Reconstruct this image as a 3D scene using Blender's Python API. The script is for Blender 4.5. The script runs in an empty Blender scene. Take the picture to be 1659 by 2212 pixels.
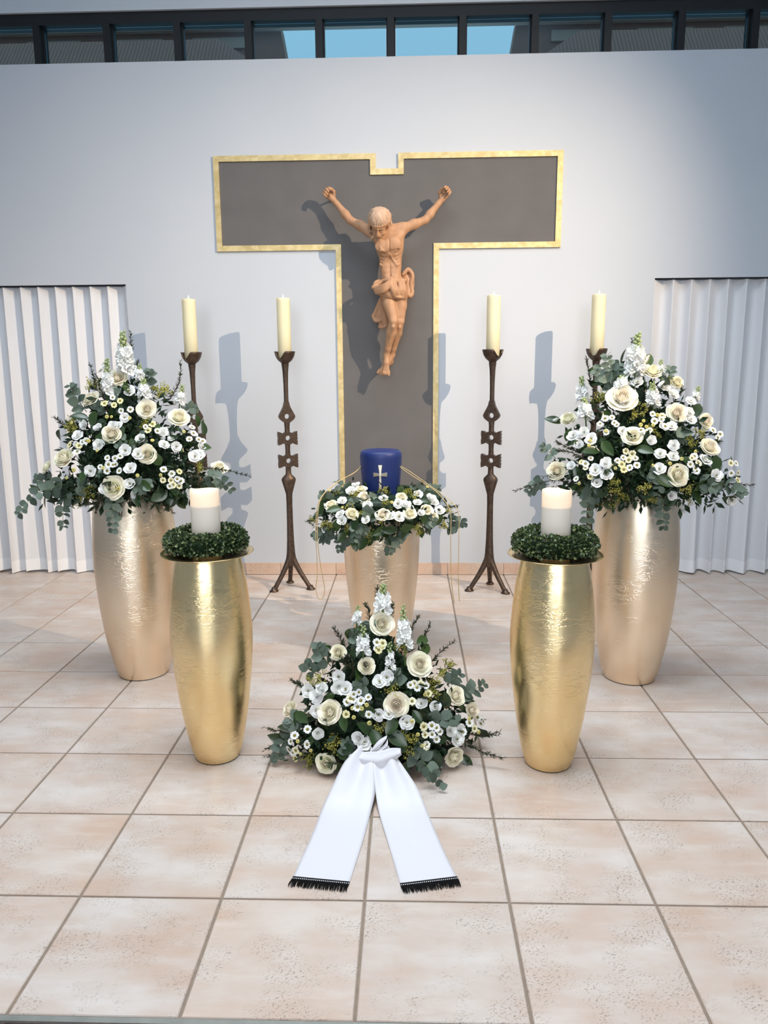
import bpy, bmesh, math, random
import numpy as np
from mathutils import Vector, Matrix, Quaternion
from mathutils import noise as mnoise

scene = bpy.context.scene
COL = scene.collection
random.seed(7)

# ------------------------------------------------------------------ camera
cam_data = bpy.data.cameras.new('camera')
cam_data.sensor_fit = 'HORIZONTAL'
cam_data.sensor_width = 36.0
cam_data.lens = 1634.03 / 1659.0 * 36.0
cam_data.clip_end = 200
cam = bpy.data.objects.new('camera', cam_data)
COL.objects.link(cam)
CAM_YAW, CAM_PITCH, CAM_ROLL = 0.0336, -0.1850, -0.0079
def camera_matrix(loc, yaw, pitch, roll):
    f = Vector((-math.sin(yaw) * math.cos(pitch), math.cos(yaw) * math.cos(pitch), math.sin(pitch)))
    r = Vector((math.cos(yaw), math.sin(yaw), 0))
    u = r.cross(f)
    r2 = r * math.cos(roll) + u * math.sin(roll)
    u2 = -r * math.sin(roll) + u * math.cos(roll)
    m = Matrix((r2, u2, -f)).transposed().to_4x4()
    m.translation = loc
    return m
cam.matrix_world = camera_matrix(Vector((0.1249, -1.4614, 1.4434)), CAM_YAW, CAM_PITCH, CAM_ROLL)
scene.camera = cam

# ------------------------------------------------------------------ light
world = bpy.data.worlds.new('sky')
scene.world = world
world.use_nodes = True
bg = world.node_tree.nodes['Background']
bg.inputs['Color'].default_value = (0.64, 0.82, 1.0, 1)
bg.inputs['Strength'].default_value = 3.2

def add_light(name, kind, loc, target, energy, color, **kw):
    d = bpy.data.lights.new(name, kind)
    d.energy = energy
    d.color = color
    for k, v in kw.items():
        setattr(d, k, v)
    o = bpy.data.objects.new(name, d)
    COL.objects.link(o)
    o.location = loc
    o.rotation_euler = (Vector(target) - Vector(loc)).to_track_quat('-Z', 'Y').to_euler()
    return o
# warm ceiling spotlight, high on the right, aimed at the cross
add_light('spotlight', 'SPOT', (4.0, -0.3, 4.2), (-0.46, 3.8, 1.48), 1600, (1.0, 0.79, 0.57),
          spot_size=math.radians(48), spot_blend=1.0, shadow_soft_size=0.014)
# daylight falling through the roof light over the chancel
add_light('skylight_daylight', 'AREA', (0.0, 1.0, 4.97), (0.0, 1.0, 0.0), 82, (0.90, 0.95, 1.0),
          shape='RECTANGLE', size=3.4, size_y=2.0, spread=math.radians(115))
# warm overhead fill added behind the camera, no visible fitting
add_light('overhead_fill', 'AREA', (0.2, -2.2, 4.95), (0.2, -2.2, 0.0), 34, (1.0, 0.88, 0.78),
          shape='RECTANGLE', size=4.0, size_y=1.6, spread=math.radians(110))
# soft frontal fill added to lift the wall centre and its shadows
add_light('front_fill', 'AREA', (-0.1, -6.7, 2.9), (0.0, 3.8, 1.0), 17, (0.98, 0.95, 0.96),
          shape='RECTANGLE', size=4.4, size_y=3.2, spread=math.radians(38))

vs = scene.view_settings
scene.display_settings.display_device = 'sRGB'
vs.view_transform = 'Standard'
vs.look = 'None'
vs.exposure = 0.0
vs.gamma = 1.0
vs.use_curve_mapping = False

# ------------------------------------------------------------------ helpers
def set_props(o, label=None, cat=None, group=None, kind=None):
    if label: o['label'] = label
    if cat: o['category'] = cat
    if group: o['group'] = group
    if kind: o['kind'] = kind
    return o
def new_mesh(name, verts, faces, mats=(), smooth=True, fmat=None):
    me = bpy.data.meshes.new(name)
    me.from_pydata([tuple(v) for v in verts], [], faces)
    for m in mats: me.materials.append(m)
    if smooth: me.polygons.foreach_set('use_smooth', [True] * len(me.polygons))
    if fmat is not None: me.polygons.foreach_set('material_index', fmat)
    me.update()
    return me
def link(name, me, parent=None, mtx=None):
    o = bpy.data.objects.new(name, me)
    COL.objects.link(o)
    if parent is not None: o.parent = parent
    if mtx is not None: o.matrix_local = mtx
    return o
def empty(name, loc, label=None, cat=None, group=None, kind=None, rot=0.0):
    o = bpy.data.objects.new(name, None)
    o.empty_display_size = 0.05
    COL.objects.link(o)
    o.matrix_world = Matrix.Translation(loc) @ Matrix.Rotation(rot, 4, 'Z')
    return set_props(o, label, cat, group, kind)

class MB:
    """collects verts and faces of one mesh"""
    def __init__(s): s.v = []; s.f = []; s.m = []
    def add(s, V, F, mi=0, mtx=None):
        b = len(s.v)
        if mtx is not None: V = [mtx @ Vector(p) for p in V]
        s.v += [tuple(p) for p in V]
        s.f += [tuple(i + b for i in f) for f in F]
        s.m += [mi] * len(F)
    def box(s, x0, x1, y0, y1, z0, z1, mi=0):
        V = [(x, y, z) for x in (x0, x1) for y in (y0, y1) for z in (z0, z1)]
        s.add(V, [(0, 1, 3, 2), (4, 6, 7, 5), (0, 4, 5, 1), (2, 3, 7, 6), (0, 2, 6, 4), (1, 5, 7, 3)], mi)
    def loft(s, rings, cap=True, mi=0, close=True):
        n = len(rings[0]); b = len(s.v)
        for r in rings: s.v += [tuple(p) for p in r]
        k0 = len(s.f)
        for i in range(len(rings) - 1):
            for j in range(n if close else n - 1):
                a = b + i * n + j; c = b + i * n + (j + 1) % n
                s.f.append((a, c, c + n, a + n))
        if cap:
            s.f.append(tuple(b + j for j in range(n))[::-1])
            s.f.append(tuple(b + (len(rings) - 1) * n + j for j in range(n)))
        s.m += [mi] * (len(s.f) - k0)
    def tube(s, pts, rad, n=8, mi=0, cap=True):
        pts = [Vector(p) for p in pts]
        if not hasattr(rad, '__len__'): rad = [rad] * len(pts)
        rings = []; side = None
        for i, p in enumerate(pts):
            t = (pts[min(i + 1, len(pts) - 1)] - pts[max(i - 1, 0)]).normalized()
            if side is None: side = t.orthogonal().normalized()
            side = (side - t * side.dot(t)).normalized()
            up = t.cross(side)
            rings.append([p + (side * math.cos(a) + up * math.sin(a)) * rad[i] for a in [2 * math.pi * j / n for j in range(n)]])
        s.loft(rings, cap, mi)
    def lathe(s, prof, n=48, mi=0, cap0=True, cap1=True, c=(0, 0, 0)):
        rings = [[(c[0] + r * math.cos(2 * math.pi * j / n), c[1] + r * math.sin(2 * math.pi * j / n), c[2] + z) for j in range(n)] for z, r in prof]
        b = len(s.f)
        s.loft(rings, False, mi)
        o = len(s.v) - n * len(rings)
        if cap0: s.f.append(tuple(o + j for j in range(n))[::-1]); s.m.append(mi)
        if cap1: s.f.append(tuple(len(s.v) - n + j for j in range(n))); s.m.append(mi)
    def mesh(s, name, mats, smooth=True):
        return new_mesh(name, s.v, s.f, mats, smooth, s.m if len(mats) > 1 else None)
    def build(s, name, mats, parent=None, mtx=None, smooth=True):
        if not isinstance(mats, (list, tuple)): mats = [mats]
        return link(name, s.mesh(name, mats, smooth), parent, mtx)

def sharp(o, deg=35):
    """flat edges stay crisp on a smooth-shaded mesh"""
    me = o.data
    bm = bmesh.new(); bm.from_mesh(me)
    lim = math.radians(deg)
    for e in bm.edges:
        if len(e.link_faces) == 2 and e.calc_face_angle(0) > lim: e.smooth = False
    bm.to_mesh(me); bm.free()
    return o
def bevel(o, w, seg=2, limit=40):
    m = o.modifiers.new('bevel', 'BEVEL'); m.width = w; m.segments = seg; m.limit_method = 'ANGLE'; m.angle_limit = math.radians(limit)
    return o
def lerp_prof(pts, n):
    """smooth (Catmull-Rom) resampling of a (z, r) profile"""
    out = []
    P = [pts[0]] + list(pts) + [pts[-1]]
    for i in range(len(pts) - 1):
        p0, p1, p2, p3 = [np.array(q, float) for q in P[i:i + 4]]
        for k in range(n):
            t = k / n
            out.append(tuple(0.5 * ((2 * p1) + (p2 - p0) * t + (2 * p0 - 5 * p1 + 4 * p2 - p3) * t * t + (3 * p1 - p0 - 3 * p2 + p3) * t ** 3)))
    out.append(tuple(pts[-1]))
    return out
def smooth_path(pts, n=6):
    P = [Vector(p) for p in pts]; P = [P[0]] + P + [P[-1]]; out = []
    for i in range(len(P) - 3):
        p0, p1, p2, p3 = P[i:i + 4]
        for k in range(n):
            t = k / n
            out.append(0.5 * ((2 * p1) + (p2 - p0) * t + (2 * p0 - 5 * p1 + 4 * p2 - p3) * t * t + (3 * p1 - p0 - 3 * p2 + p3) * t ** 3))
    out.append(P[-1])
    return out
def frame_to(loc, d, roll=0.0, scale=1.0):
    """matrix taking local +Z to direction d"""
    q = Vector((0, 0, 1)).rotation_difference(Vector(d).normalized())
    return Matrix.Translation(loc) @ q.to_matrix().to_4x4() @ Matrix.Rotation(roll, 4, 'Z') @ Matrix.Scale(scale, 4)

# ------------------------------------------------------------------ materials
class Nodes:
    def __init__(s, name):
        s.mat = bpy.data.materials.new(name); s.mat.use_nodes = True
        s.t = s.mat.node_tree; s.b = s.t.nodes['Principled BSDF']; s.out = s.t.nodes['Material Output']
    def n(s, kind, **kw):
        o = s.t.nodes.new(kind)
        for k, v in kw.items():
            if k in o.bl_rna.properties.keys() and k not in ('inputs',): setattr(o, k, v)
            else: o.inputs[k].default_value = v
        return o
    def l(s, a, b): s.t.links.new(a, b)
    def set(s, **kw):
        for k, v in kw.items():
            s.b.inputs[k.replace('_', ' ')].default_value = v
        return s
    def noise(s, scale, detail=3, vec=None, rough=0.5, stretch=None, src='Object'):
        x = s.n('ShaderNodeTexNoise'); x.inputs['Scale'].default_value = scale; x.inputs['Detail'].default_value = detail; x.inputs['Roughness'].default_value = rough
        if vec is None: vec = s.n('ShaderNodeTexCoord').outputs[src]
        if stretch:
            m = s.n('ShaderNodeMapping'); m.inputs['Scale'].default_value = stretch; s.l(vec, m.inputs['Vector']); vec = m.outputs['Vector']
        s.l(vec, x.inputs['Vector'])
        return x.outputs['Fac']
    def ramp(s, fac, stops):
        r = s.n('ShaderNodeValToRGB'); e = r.color_ramp.elements
        while len(e) < len(stops): e.new(0.5)
        for el, (p, c) in zip(e, stops):
            el.position = p; el.color = (c[0], c[1], c[2], 1) if hasattr(c, '__len__') else (c, c, c, 1)
        s.l(fac, r.inputs['Fac'])
        return r.outputs['Color']
    def mix(s, fac, a, b, blend='MIX'):
        m = s.n('ShaderNodeMix', data_type='RGBA', blend_type=blend)
        for sock, v in ((m.inputs[0], fac), (m.inputs[6], a), (m.inputs[7], b)):
            if hasattr(v, 'links') or isinstance(v, bpy.types.NodeSocket): s.l(v, sock)
            elif hasattr(v, '__len__'): sock.default_value = (v[0], v[1], v[2], 1)
            else: sock.default_value = v
        return m.outputs[2]
    def math(s, op, a, b=0.5):
        m = s.n('ShaderNodeMath', operation=op)
        for sock, v in ((m.inputs[0], a), (m.inputs[1], b)):
            if isinstance(v, bpy.types.NodeSocket): s.l(v, sock)
            else: sock.default_value = v
        return m.outputs[0]
    def bump(s, h, strength=0.3, dist=0.01):
        b = s.n('ShaderNodeBump'); b.inputs['Strength'].default_value = strength; b.inputs['Distance'].default_value = dist
        s.l(h, b.inputs['Height']); s.l(b.outputs['Normal'], s.b.inputs['Normal'])
    def color(s, sock): s.l(sock, s.b.inputs['Base Color'])

def plain(name, c, rough=0.6, metal=0.0, var=0.12, scale=20, bump=0.0, spec=0.5):
    """one colour, broken up by a little noise"""
    N = Nodes(name); N.set(Roughness=rough, Metallic=metal); N.b.inputs['Specular IOR Level'].default_value = spec
    f = N.noise(scale, 4)
    N.color(N.ramp(f, [(0.25, [x * (1 - var) for x in c]), (0.75, [min(1, x * (1 + var)) for x in c])]))
    if bump: N.bump(f, bump, 0.004)
    return N.mat
def petal_mat(name, c0, c1, trans=0.25, rough=0.6):
    """soft petals: tint changes from flower to flower, some light passes through"""
    N = Nodes(name); N.set(Roughness=rough); N.b.inputs['Specular IOR Level'].default_value = 0.25
    r = N.n('ShaderNodeObjectInfo').outputs['Random']
    col = N.mix(r, c0, c1)
    N.color(col)
    tr = N.n('ShaderNodeBsdfTranslucent'); N.l(col, tr.inputs['Color'])
    mx = N.n('ShaderNodeMixShader'); mx.inputs[0].default_value = trans
    N.l(N.b.outputs[0], mx.inputs[1]); N.l(tr.outputs[0], mx.inputs[2]); N.l(mx.outputs[0], N.out.inputs['Surface'])
    return N.mat
def leaf_mat(name, c0, c1, rough=0.4, spec=0.5, vein=0.0):
    N = Nodes(name); N.set(Roughness=rough); N.b.inputs['Specular IOR Level'].default_value = spec
    r = N.n('ShaderNodeObjectInfo').outputs['Random']
    f = N.noise(30, 3)
    fac = N.math('ADD', N.math('MULTIPLY', r, 0.7), N.math('MULTIPLY', f, 0.3))
    N.color(N.mix(fac, c0, c1))
    return N.mat

def sheer(name, c, *a):
    N = Nodes(name); N.set(Roughness=0.9); N.b.inputs['Specular IOR Level'].default_value = 0.1
    col = N.ramp(N.noise(300, 2), [(0.3, [x * .98 for x in c]), (0.7, c)]); N.color(col)
    tr = N.n('ShaderNodeBsdfTranslucent'); N.l(col, tr.inputs['Color'])
    mx = N.n('ShaderNodeMixShader'); mx.inputs[0].default_value = 0.15
    N.l(N.b.outputs[0], mx.inputs[1]); N.l(tr.outputs[0], mx.inputs[2]); N.l(mx.outputs[0], N.out.inputs['Surface'])
    return N.mat
def wall_mat():
    N = Nodes('white_plaster'); N.set(Roughness=0.85); N.b.inputs['Specular IOR Level'].default_value = 0.2
    f = N.noise(1.3, 4); g = N.noise(160, 2)
    N.color(N.ramp(f, [(0.3, (0.525, 0.560, 0.605)), (0.7, (0.55, 0.58, 0.62))]))
    N.bump(g, 0.06, 0.002)
    return N.mat
def tile_mat(name='travertine_tile', base=((0.62, 0.520, 0.450), (0.59, 0.440, 0.350), (0.68, 0.615, 0.565))):
    N = Nodes(name); N.set(Roughness=0.36); N.b.inputs['Specular IOR Level'].default_value = 0.45
    tc = N.n('ShaderNodeTexCoord').outputs['Object']
    rnd = N.n('ShaderNodeObjectInfo').outputs['Random']
    off = N.n('ShaderNodeCombineXYZ'); N.l(N.math('MULTIPLY', rnd, 37.0), off.inputs[0]); N.l(N.math('MULTIPLY', rnd, 91.0), off.inputs[1])
    add = N.n('ShaderNodeVectorMath', operation='ADD'); N.l(tc, add.inputs[0]); N.l(off.outputs[0], add.inputs[1])
    v = add.outputs[0]
    cloud = N.noise(5.0, 4, v, 0.55, (0.7, 1.3, 1))
    streak = N.noise(9.0, 5, v, 0.6, (0.5, 2.4, 1))
    c = N.ramp(cloud, [(0.32, base[1]), (0.5, base[0]), (0.68, base[2])])
    c = N.mix(N.ramp(streak, [(0.52, 0.0), (0.75, 0.45)]), c, (0.74, 0.68, 0.63))
    tint = N.ramp(rnd, [(0.0, (1.0, 0.97, 0.94)), (0.5, (0.95, 0.95, 0.95)), (1.0, (1.02, 1.0, 0.99))])
    c = N.mix(1.0, c, tint, 'MULTIPLY')
    # worm-like travertine pits in loose patches
    warp = N.noise(60.0, 2, v)
    wv = N.n('ShaderNodeVectorMath', operation='MULTIPLY_ADD'); wv.inputs[1].default_value = (0.02, 0.02, 0.02)
    cw = N.n('ShaderNodeCombineXYZ'); N.l(warp, cw.inputs[0]); N.l(warp, cw.inputs[1]); N.l(cw.outputs[0], wv.inputs[0]); N.l(v, wv.inputs[2])
    pits = N.noise(185.0, 2, wv.outputs[0], 0.5, (0.75, 1.25, 1))
    patch = N.noise(6.5, 3, v, 0.6)
    pm = N.math('MULTIPLY', N.ramp(pits, [(0.57, 0.0), (0.615, 1.0)]), N.ramp(patch, [(0.47, 0.0), (0.60, 1.0)]))
    c = N.mix(N.math('MULTIPLY', pm, 0.8), c, (0.33, 0.26, 0.20))
    N.color(c)
    h = N.math('SUBTRACT', N.math('MULTIPLY', cloud, 0.4), pm)
    N.bump(h, 0.35, 0.003)
    return N.mat
def gold_leaf_mat(name, c0, c1, rough):
    N = Nodes(name); N.set(Metallic=1.0)
    tc = N.n('ShaderNodeTexCoord').outputs['Object']
    fine = N.noise(34, 2, tc, 0.5, (0.35, 0.35, 2.2))
    crease = N.noise(24, 3, tc, 0.6, (0.8, 0.8, 2.2))
    patch = N.noise(4.0, 3, tc)
    N.color(N.mix(N.ramp(patch, [(0.35, 0.0), (0.65, 1.0)]), c0, c1))
    r = N.math('ADD', N.math('MULTIPLY', fine, 0.15), rough - 0.10)
    N.l(r, N.b.inputs['Roughness'])
    # wrinkles of the leaf stand in patches, the rest stays brushed
    ridge = N.ramp(crease, [(0.44, 0.0), (0.5, 1.0), (0.56, 0.0)])
    mask = N.ramp(N.noise(5.5, 3, tc), [(0.46, 0.05), (0.60, 1.0)])
    h = N.math('ADD', N.math('MULTIPLY', fine, 0.05), N.math('MULTIPLY', N.math('MULTIPLY', ridge, mask), 0.8))
    N.bump(h, 0.5, 0.0016)
    return N.mat

M = {}
M['plaster'] = wall_mat()
M['ceiling'] = plain('ceiling_paint', (0.72, 0.76, 0.80), 0.8, var=0.02)
M['tile'] = tile_mat()
M['skirting'] = tile_mat('travertine_skirting', ((0.62, 0.46, 0.36), (0.60, 0.40, 0.30), (0.66, 0.52, 0.43)))
M['grout'] = plain('grout', (0.27, 0.21, 0.16), 0.9, scale=60)
M['metal_strip'] = plain('dull_metal_strip', (0.33, 0.34, 0.31), 0.45, 0.6)
M['frame'] = plain('dark_window_metal', (0.010, 0.012, 0.014), 0.55, 0.0, spec=0.3)
M['gold_small'] = gold_leaf_mat('gold_leaf', (0.94, 0.72, 0.37), (0.95, 0.77, 0.45), 0.32)
M['gold_large'] = gold_leaf_mat('champagne_leaf', (0.93, 0.75, 0.54), (0.95, 0.80, 0.62), 0.36)
M['brass'] = plain('polished_brass', (0.80, 0.60, 0.30), 0.22, 1.0, 0.05)
M['bronze'] = plain('dark_bronze', (0.090, 0.062, 0.046), 0.42, 0.75, 0.35, 45, 0.35)
M['navy'] = plain('matt_navy_lacquer', (0.007, 0.022, 0.125), 0.5, 0, 0.04)
M['emblem'] = plain('pale_gold_metal', (0.83, 0.72, 0.55), 0.25, 1.0, 0.05)
M['cord'] = plain('gold_thread', (0.56, 0.42, 0.20), 0.55, 0.2, 0.2, 200)
M['ribbon'] = plain('white_moire_fabric', (0.70, 0.69, 0.72), 0.55, 0, 0.02, 300, 0.05)
M['fringe'] = plain('black_fringe', (0.005, 0.005, 0.0055), 0.8, 0, 0.3, 300, 0, 0.1)
M['curtain'] = sheer('white_sheer_cloth', (0.84, 0.84, 0.855), 0.9, 0, 0.015, 400, 0.03, 0.1)
M['hem'] = sheer('white_hem_cloth', (0.93, 0.93, 0.94), 0.9, 0, 0.015, 400, 0.03, 0.1)
M['white_plastic'] = plain('white_plastic', (0.8, 0.8, 0.8), 0.4, 0, 0.02)
M['slate'] = plain('grey_panel', (0.130, 0.124, 0.122), 0.75, 0, 0.08, 5, 0.05, 0.25)

# ================================================================== the room
YW = 3.81                      # face of the chancel wall
T = 0.40                       # floor tile pitch
XL, XR = -4.6, 4.6
OL, OR, OT = -1.795, 1.758, 2.032     # curtained openings: inner edges and top
SILL, HEAD, CEIL = 3.410, 3.712, 5.0

# floor: grout bed with one object for each tile
fl = MB(); fl.box(XL, XR, 0.0, 4.4, -0.08, -0.005)
floor = set_props(fl.build('floor', M['grout'], smooth=False), kind='structure')
tb = MB()
hw = T / 2 - 0.0040; b = 0.0025
ring = lambda w, z: [(-w, -w, z), (w, -w, z), (w, w, z), (-w, w, z)]
tb.loft([ring(hw, -0.012), ring(hw, -b), ring(hw - b, 0.0)])
tile_me = tb.mesh('tile', [M['tile']], smooth=False)
for j in range(0, 10):
    for i in range(-9, 9):
        link('tile', tile_me, floor, Matrix.Translation(((i + 0.5) * T, (j + 0.5) * T, random.uniform(-0.0006, 0.0)))
             @ Matrix.Rotation(random.choice((0, 2)) * math.pi / 2, 4, 'Z'))
strip = MB(); strip.box(XL, XR, -0.016, -0.001, -0.08, 0.001)
set_props(strip.build('trim_1', M['metal_strip'], smooth=False), kind='structure')
Ng = Nodes('red_black_granite'); Ng.set(Roughness=0.5)
vor = Ng.n('ShaderNodeTexVoronoi'); vor.inputs['Scale'].default_value = 170
Ng.l(Ng.n('ShaderNodeTexCoord').outputs['Object'], vor.inputs['Vector'])
Ng.color(Ng.ramp(vor.outputs['Color'], [(0.2, (0.02, 0.016, 0.016)), (0.5, (0.10, 0.045, 0.038)), (0.8, (0.30, 0.15, 0.12))]))
gr = MB(); gr.box(XL, XR, -0.40, -0.017, -0.09, -0.006)
set_props(gr.build('floor', Ng.mat, smooth=False), kind='structure')

hf = MB(); hf.box(XL, XR, -7.0, -0.401, -0.09, -0.004)
M['hall_floor'] = plain('polished_grey_stone', (0.46, 0.47, 0.49), 0.14, var=0.06, scale=4, spec=0.8)
set_props(hf.build('floor', M['hall_floor'], smooth=False), kind='structure')

# walls
w = MB()
w.box(OL, OR, YW, YW + 0.22, 0, SILL)
w.box(XL, OL, YW, YW + 0.22, OT, SILL)
w.box(OR, XR, YW, YW + 0.22, OT, SILL)
w.box(XL, XR, YW, YW + 0.22, HEAD, CEIL)
w.box(XL, XR, YW + 0.42, YW + 0.47, 0, OT + 0.15)            # back of the curtained niches
wall_back = set_props(w.build('wall_back', M['plaster'], smooth=False), kind='structure')
for side, x0, x1 in (('left', XL - 0.15, XL), ('right', XR, XR + 0.15)):
    w = MB(); w.box(x0, x1, -7.0, YW + 0.47, 0, CEIL)
    set_props(w.build('wall_' + side, M['plaster'], smooth=False), kind='structure')
cl = MB()
for x0, x1, y0, y1 in ((XL, XR, -7, -0.05), (XL, XR, 2.05, YW), (XL, -1.75, -0.05, 2.05), (1.75, XR, -0.05, 2.05)):
    cl.box(x0, x1, y0, y1, CEIL, CEIL + 0.15)
set_props(cl.build('ceiling', M['ceiling'], smooth=False), kind='structure')

# far end of the hall: two tall windows
w = MB()
xs = [XL, -2.3, -0.95, 0.75, 2.1, XR]
for k in (0, 2, 4): w.box(xs[k], xs[k + 1], -7.15, -7.0, 0, CEIL)
for k in (1, 3): w.box(xs[k], xs[k + 1], -7.15, -7.0, 0, 0.4); w.box(xs[k], xs[k + 1], -7.15, -7.0, 4.7, CEIL)
set_props(w.build('wall_front', M['plaster'], smooth=False), kind='structure')

# skirting of travertine pieces
sk = set_props(empty('baseboard_back', (0, YW, 0)), kind='structure')
sb = MB(); sb.box(-0.198, 0.198, -0.011, 0.0, 0.003, 0.085)
sk_me = sb.mesh('tile', [M['skirting']], smooth=False)
for i in range(-5, 5):
    x0, x1 = max(i * T, OL + 0.003), min((i + 1) * T, OR - 0.003)
    if x1 - x0 < 0.02: continue
    s = (x1 - x0 - 0.003) / 0.396
    link('tile', sk_me, sk, Matrix.Translation(((x0 + x1) / 2, 0, 0)) @ Matrix.Diagonal((s, 1, 1, 1)))

# clerestory window band
Nw = Nodes('tinted_glass'); t = Nw.t
tr = Nw.n('ShaderNodeBsdfTransparent'); tr.inputs['Color'].default_value = (0.35, 0.455, 0.485, 1)
gl = Nw.n('ShaderNodeBsdfGlossy'); gl.inputs['Roughness'].default_value = 0.20; gl.inputs['Color'].default_value = (0.14, 0.24, 0.30, 1)
fr = Nw.n('ShaderNodeFresnel'); fr.inputs['IOR'].default_value = 1.6
mx = Nw.n('ShaderNodeMixShader'); Nw.l(fr.outputs[0], mx.inputs[0]); Nw.l(tr.outputs[0], mx.inputs[1]); Nw.l(gl.outputs[0], mx.inputs[2])
Nw.l(mx.outputs[0], Nw.out.inputs['Surface'])
M['glass'] = Nw.mat
PITCH, MX0 = 0.457, 0.0139
wf = MB()
wf.box(XL, XR, YW + 0.02, YW + 0.13, HEAD - 0.068, HEAD)         # head rail
wf.box(XL, XR, YW + 0.03, YW + 0.12, SILL, SILL + 0.006)         # sill rail
win = set_props(wf.build('window_1', M['frame'], smooth=False), kind='structure')
mm = MB(); mm.box(-0.022, 0.022, YW + 0.01, YW + 0.13, SILL + 0.006, HEAD - 0.068)
mm.box(-0.030, 0.030, YW + 0.055, YW + 0.10, SILL + 0.006, HEAD - 0.068)
mull_me = mm.mesh('mullion', [M['frame']], smooth=False)
pm = MB(); pm.box(-PITCH / 2 + 0.031, PITCH / 2 - 0.031, YW + 0.072, YW + 0.078, SILL + 0.007, HEAD - 0.069)
pane_me = pm.mesh('pane', [M['glass']], smooth=False)
for k in range(-9, 10):
    link('mullion', mull_me, win, Matrix.Translation((MX0 + k * PITCH, 0, 0)))
for k in range(-9, 9):
    link('pane', pane_me, win, Matrix.Translation((MX0 + (k + 0.5) * PITCH, 0, 0)))

# what stands outside: two tiled roofs with the sky between, an eave above
Nr = Nodes('roof_tiles_outside'); Nr.set(Roughness=0.8)
wv = Nr.n('ShaderNodeTexWave'); wv.inputs['Scale'].default_value = 9.0; wv.inputs['Distortion'].default_value = 0.4
Nr.l(Nr.n('ShaderNodeTexCoord').outputs['Object'], wv.inputs['Vector'])
Nr.color(Nr.ramp(wv.outputs['Fac'], [(0.3, (0.27, 0.13, 0.095)), (0.7, (0.38, 0.19, 0.14))]))
M['roof'] = Nr.mat
M['out_wall'] = plain('pale_render_outside', (0.50, 0.34, 0.26), 0.8, var=0.05, scale=2)
M['out_dark'] = plain('grey_render_outside', (0.35, 0.17, 0.12), 0.8, var=0.08, scale=3)
for s, lab in ((-1, 'dark tiled roof outside the window band, left of the bright sky gap'), (1, 'dark tiled roof outside the window band, right of the bright sky gap')):
    cx = 0.02
    rt = empty('tiled_roof', (cx + s * 3.0, 6.6, 3.6), lab, 'roof', 'tiled roofs outside the window')
    L = lambda x, y, z: (cx + s * x - (cx + s * 3.0), y - 6.6, z - 3.6)
    A = MB()
    V = [L(0.80, 6.0, 3.9), L(6.5, 6.0, 3.9), L(6.5, 6.6, 4.64), L(1.75, 6.6, 4.64), L(0.80, 6.9, 3.9), L(6.5, 6.9, 3.9), L(6.5, 6.75, 4.64), L(1.75, 6.75, 4.64)]
    A.add(V, [(0, 1, 2, 3), (5, 4, 7, 6), (3, 2, 6, 7), (0, 3, 7, 4), (1, 5, 6, 2), (0, 4, 5, 1)])
    A.build('roof_slope', M['roof'], rt, smooth=False)
    A = MB()
    x = 1.18
    V = [L(1.0, 7.0, 3.7), L(6.6, 7.0, 3.7), L(6.6, 7.0, 4.95), L(1.21, 7.0, 4.95), L(1.0, 7.3, 3.7), L(6.6, 7.3, 3.7), L(6.6, 7.3, 4.95), L(1.21, 7.3, 4.95)]
    A.add(V, [(0, 1, 2, 3), (5, 4, 7, 6), (3, 2, 6, 7), (0, 3, 7, 4), (1, 5, 6, 2), (0, 4, 5, 1)])
    A.build('gable_wall', M['out_dark'], rt, smooth=False)
    for q in range(5):
        A = MB(); x0 = 1.55 + q * 0.86
        xs = sorted((L(x0, 0, 0)[0], L(x0 + 0.55, 0, 0)[0]))
        A.box(xs[0], xs[1], 0.37, 0.42, 1.10, 1.20)
        A.build('window', M['out_wall'], rt, smooth=False)
ev = MB(); ev.box(-6.5, 6.5, 6.88, 6.95, 4.84, 5.4)
set_props(ev.build('roof_beam', M['out_wall'], smooth=False), 'pale horizontal eave beam outside, above the sky gap behind the glass', 'beam')

# curtains in the two openings
def curtain(x0, x1, label, seed, ph):
    rnd = random.Random(seed)
    root = empty('curtain', ((x0 + x1) / 2, YW + 0.04, 0), label, 'curtain', 'white curtains in the wall openings')
    W = x1 - x0; wl = 0.121; n = int(W / wl * 16); m = 24
    kn = [(rnd.uniform(-0.5, 0.5), rnd.uniform(0.55, 1.5)) for _ in range(40)]
    def P(u, t, off=0.0):
        x = x0 + u * W
        k = x / wl
        i = int(math.floor(k + 40)) % 39; f = (k + 40) % 1.0; f = f * f * (3 - 2 * f)
        warp = (kn[i][0] * (1 - f) + kn[i + 1][0] * f) * t ** 1.6
        am = 1 + ((kn[i][1] * (1 - f) + kn[i + 1][1] * f) - 1) * t ** 1.4
        th = 2 * math.pi * (k + ph) + warp * 3.4
        prof = math.sin(th) + 0.22 * math.sin(2 * th + ph)
        y = -(0.024 + 0.014 * t) * am * prof - off
        xx = x + 0.012 * math.cos(th) * am
        zz = (OT - 0.010) * (1 - t) + (0.012 + 0.006 * math.sin(th * 0.5)) * t
        return (min(max(xx, x0), x1) - (x0 + x1) / 2, y, zz)
    c = MB()
    c.loft([[P(i / n, j / m) for i in range(n + 1)] for j in range(m + 1)], cap=False, close=False)
    body = c.build('cloth', M['curtain'], root)
    h = MB()
    h.loft([[P(i / n, t, 0.0022) for i in range(n + 1)] for t in (0.957, 0.97, 0.985, 1.0)], cap=False, close=False)
    h.build('hem', M['hem'], root)
    r = MB(); r.box(x0 - (x0 + x1) / 2, x1 - (x0 + x1) / 2, -0.02, 0.02, OT - 0.008, OT - 0.001)
    r.build('curtain_track', M['frame'], root, smooth=False)
    return root
curtain(-4.4, OL + 0.012, 'white pleated curtain in the opening behind the left vase with flowers', 3, 0.15)
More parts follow.
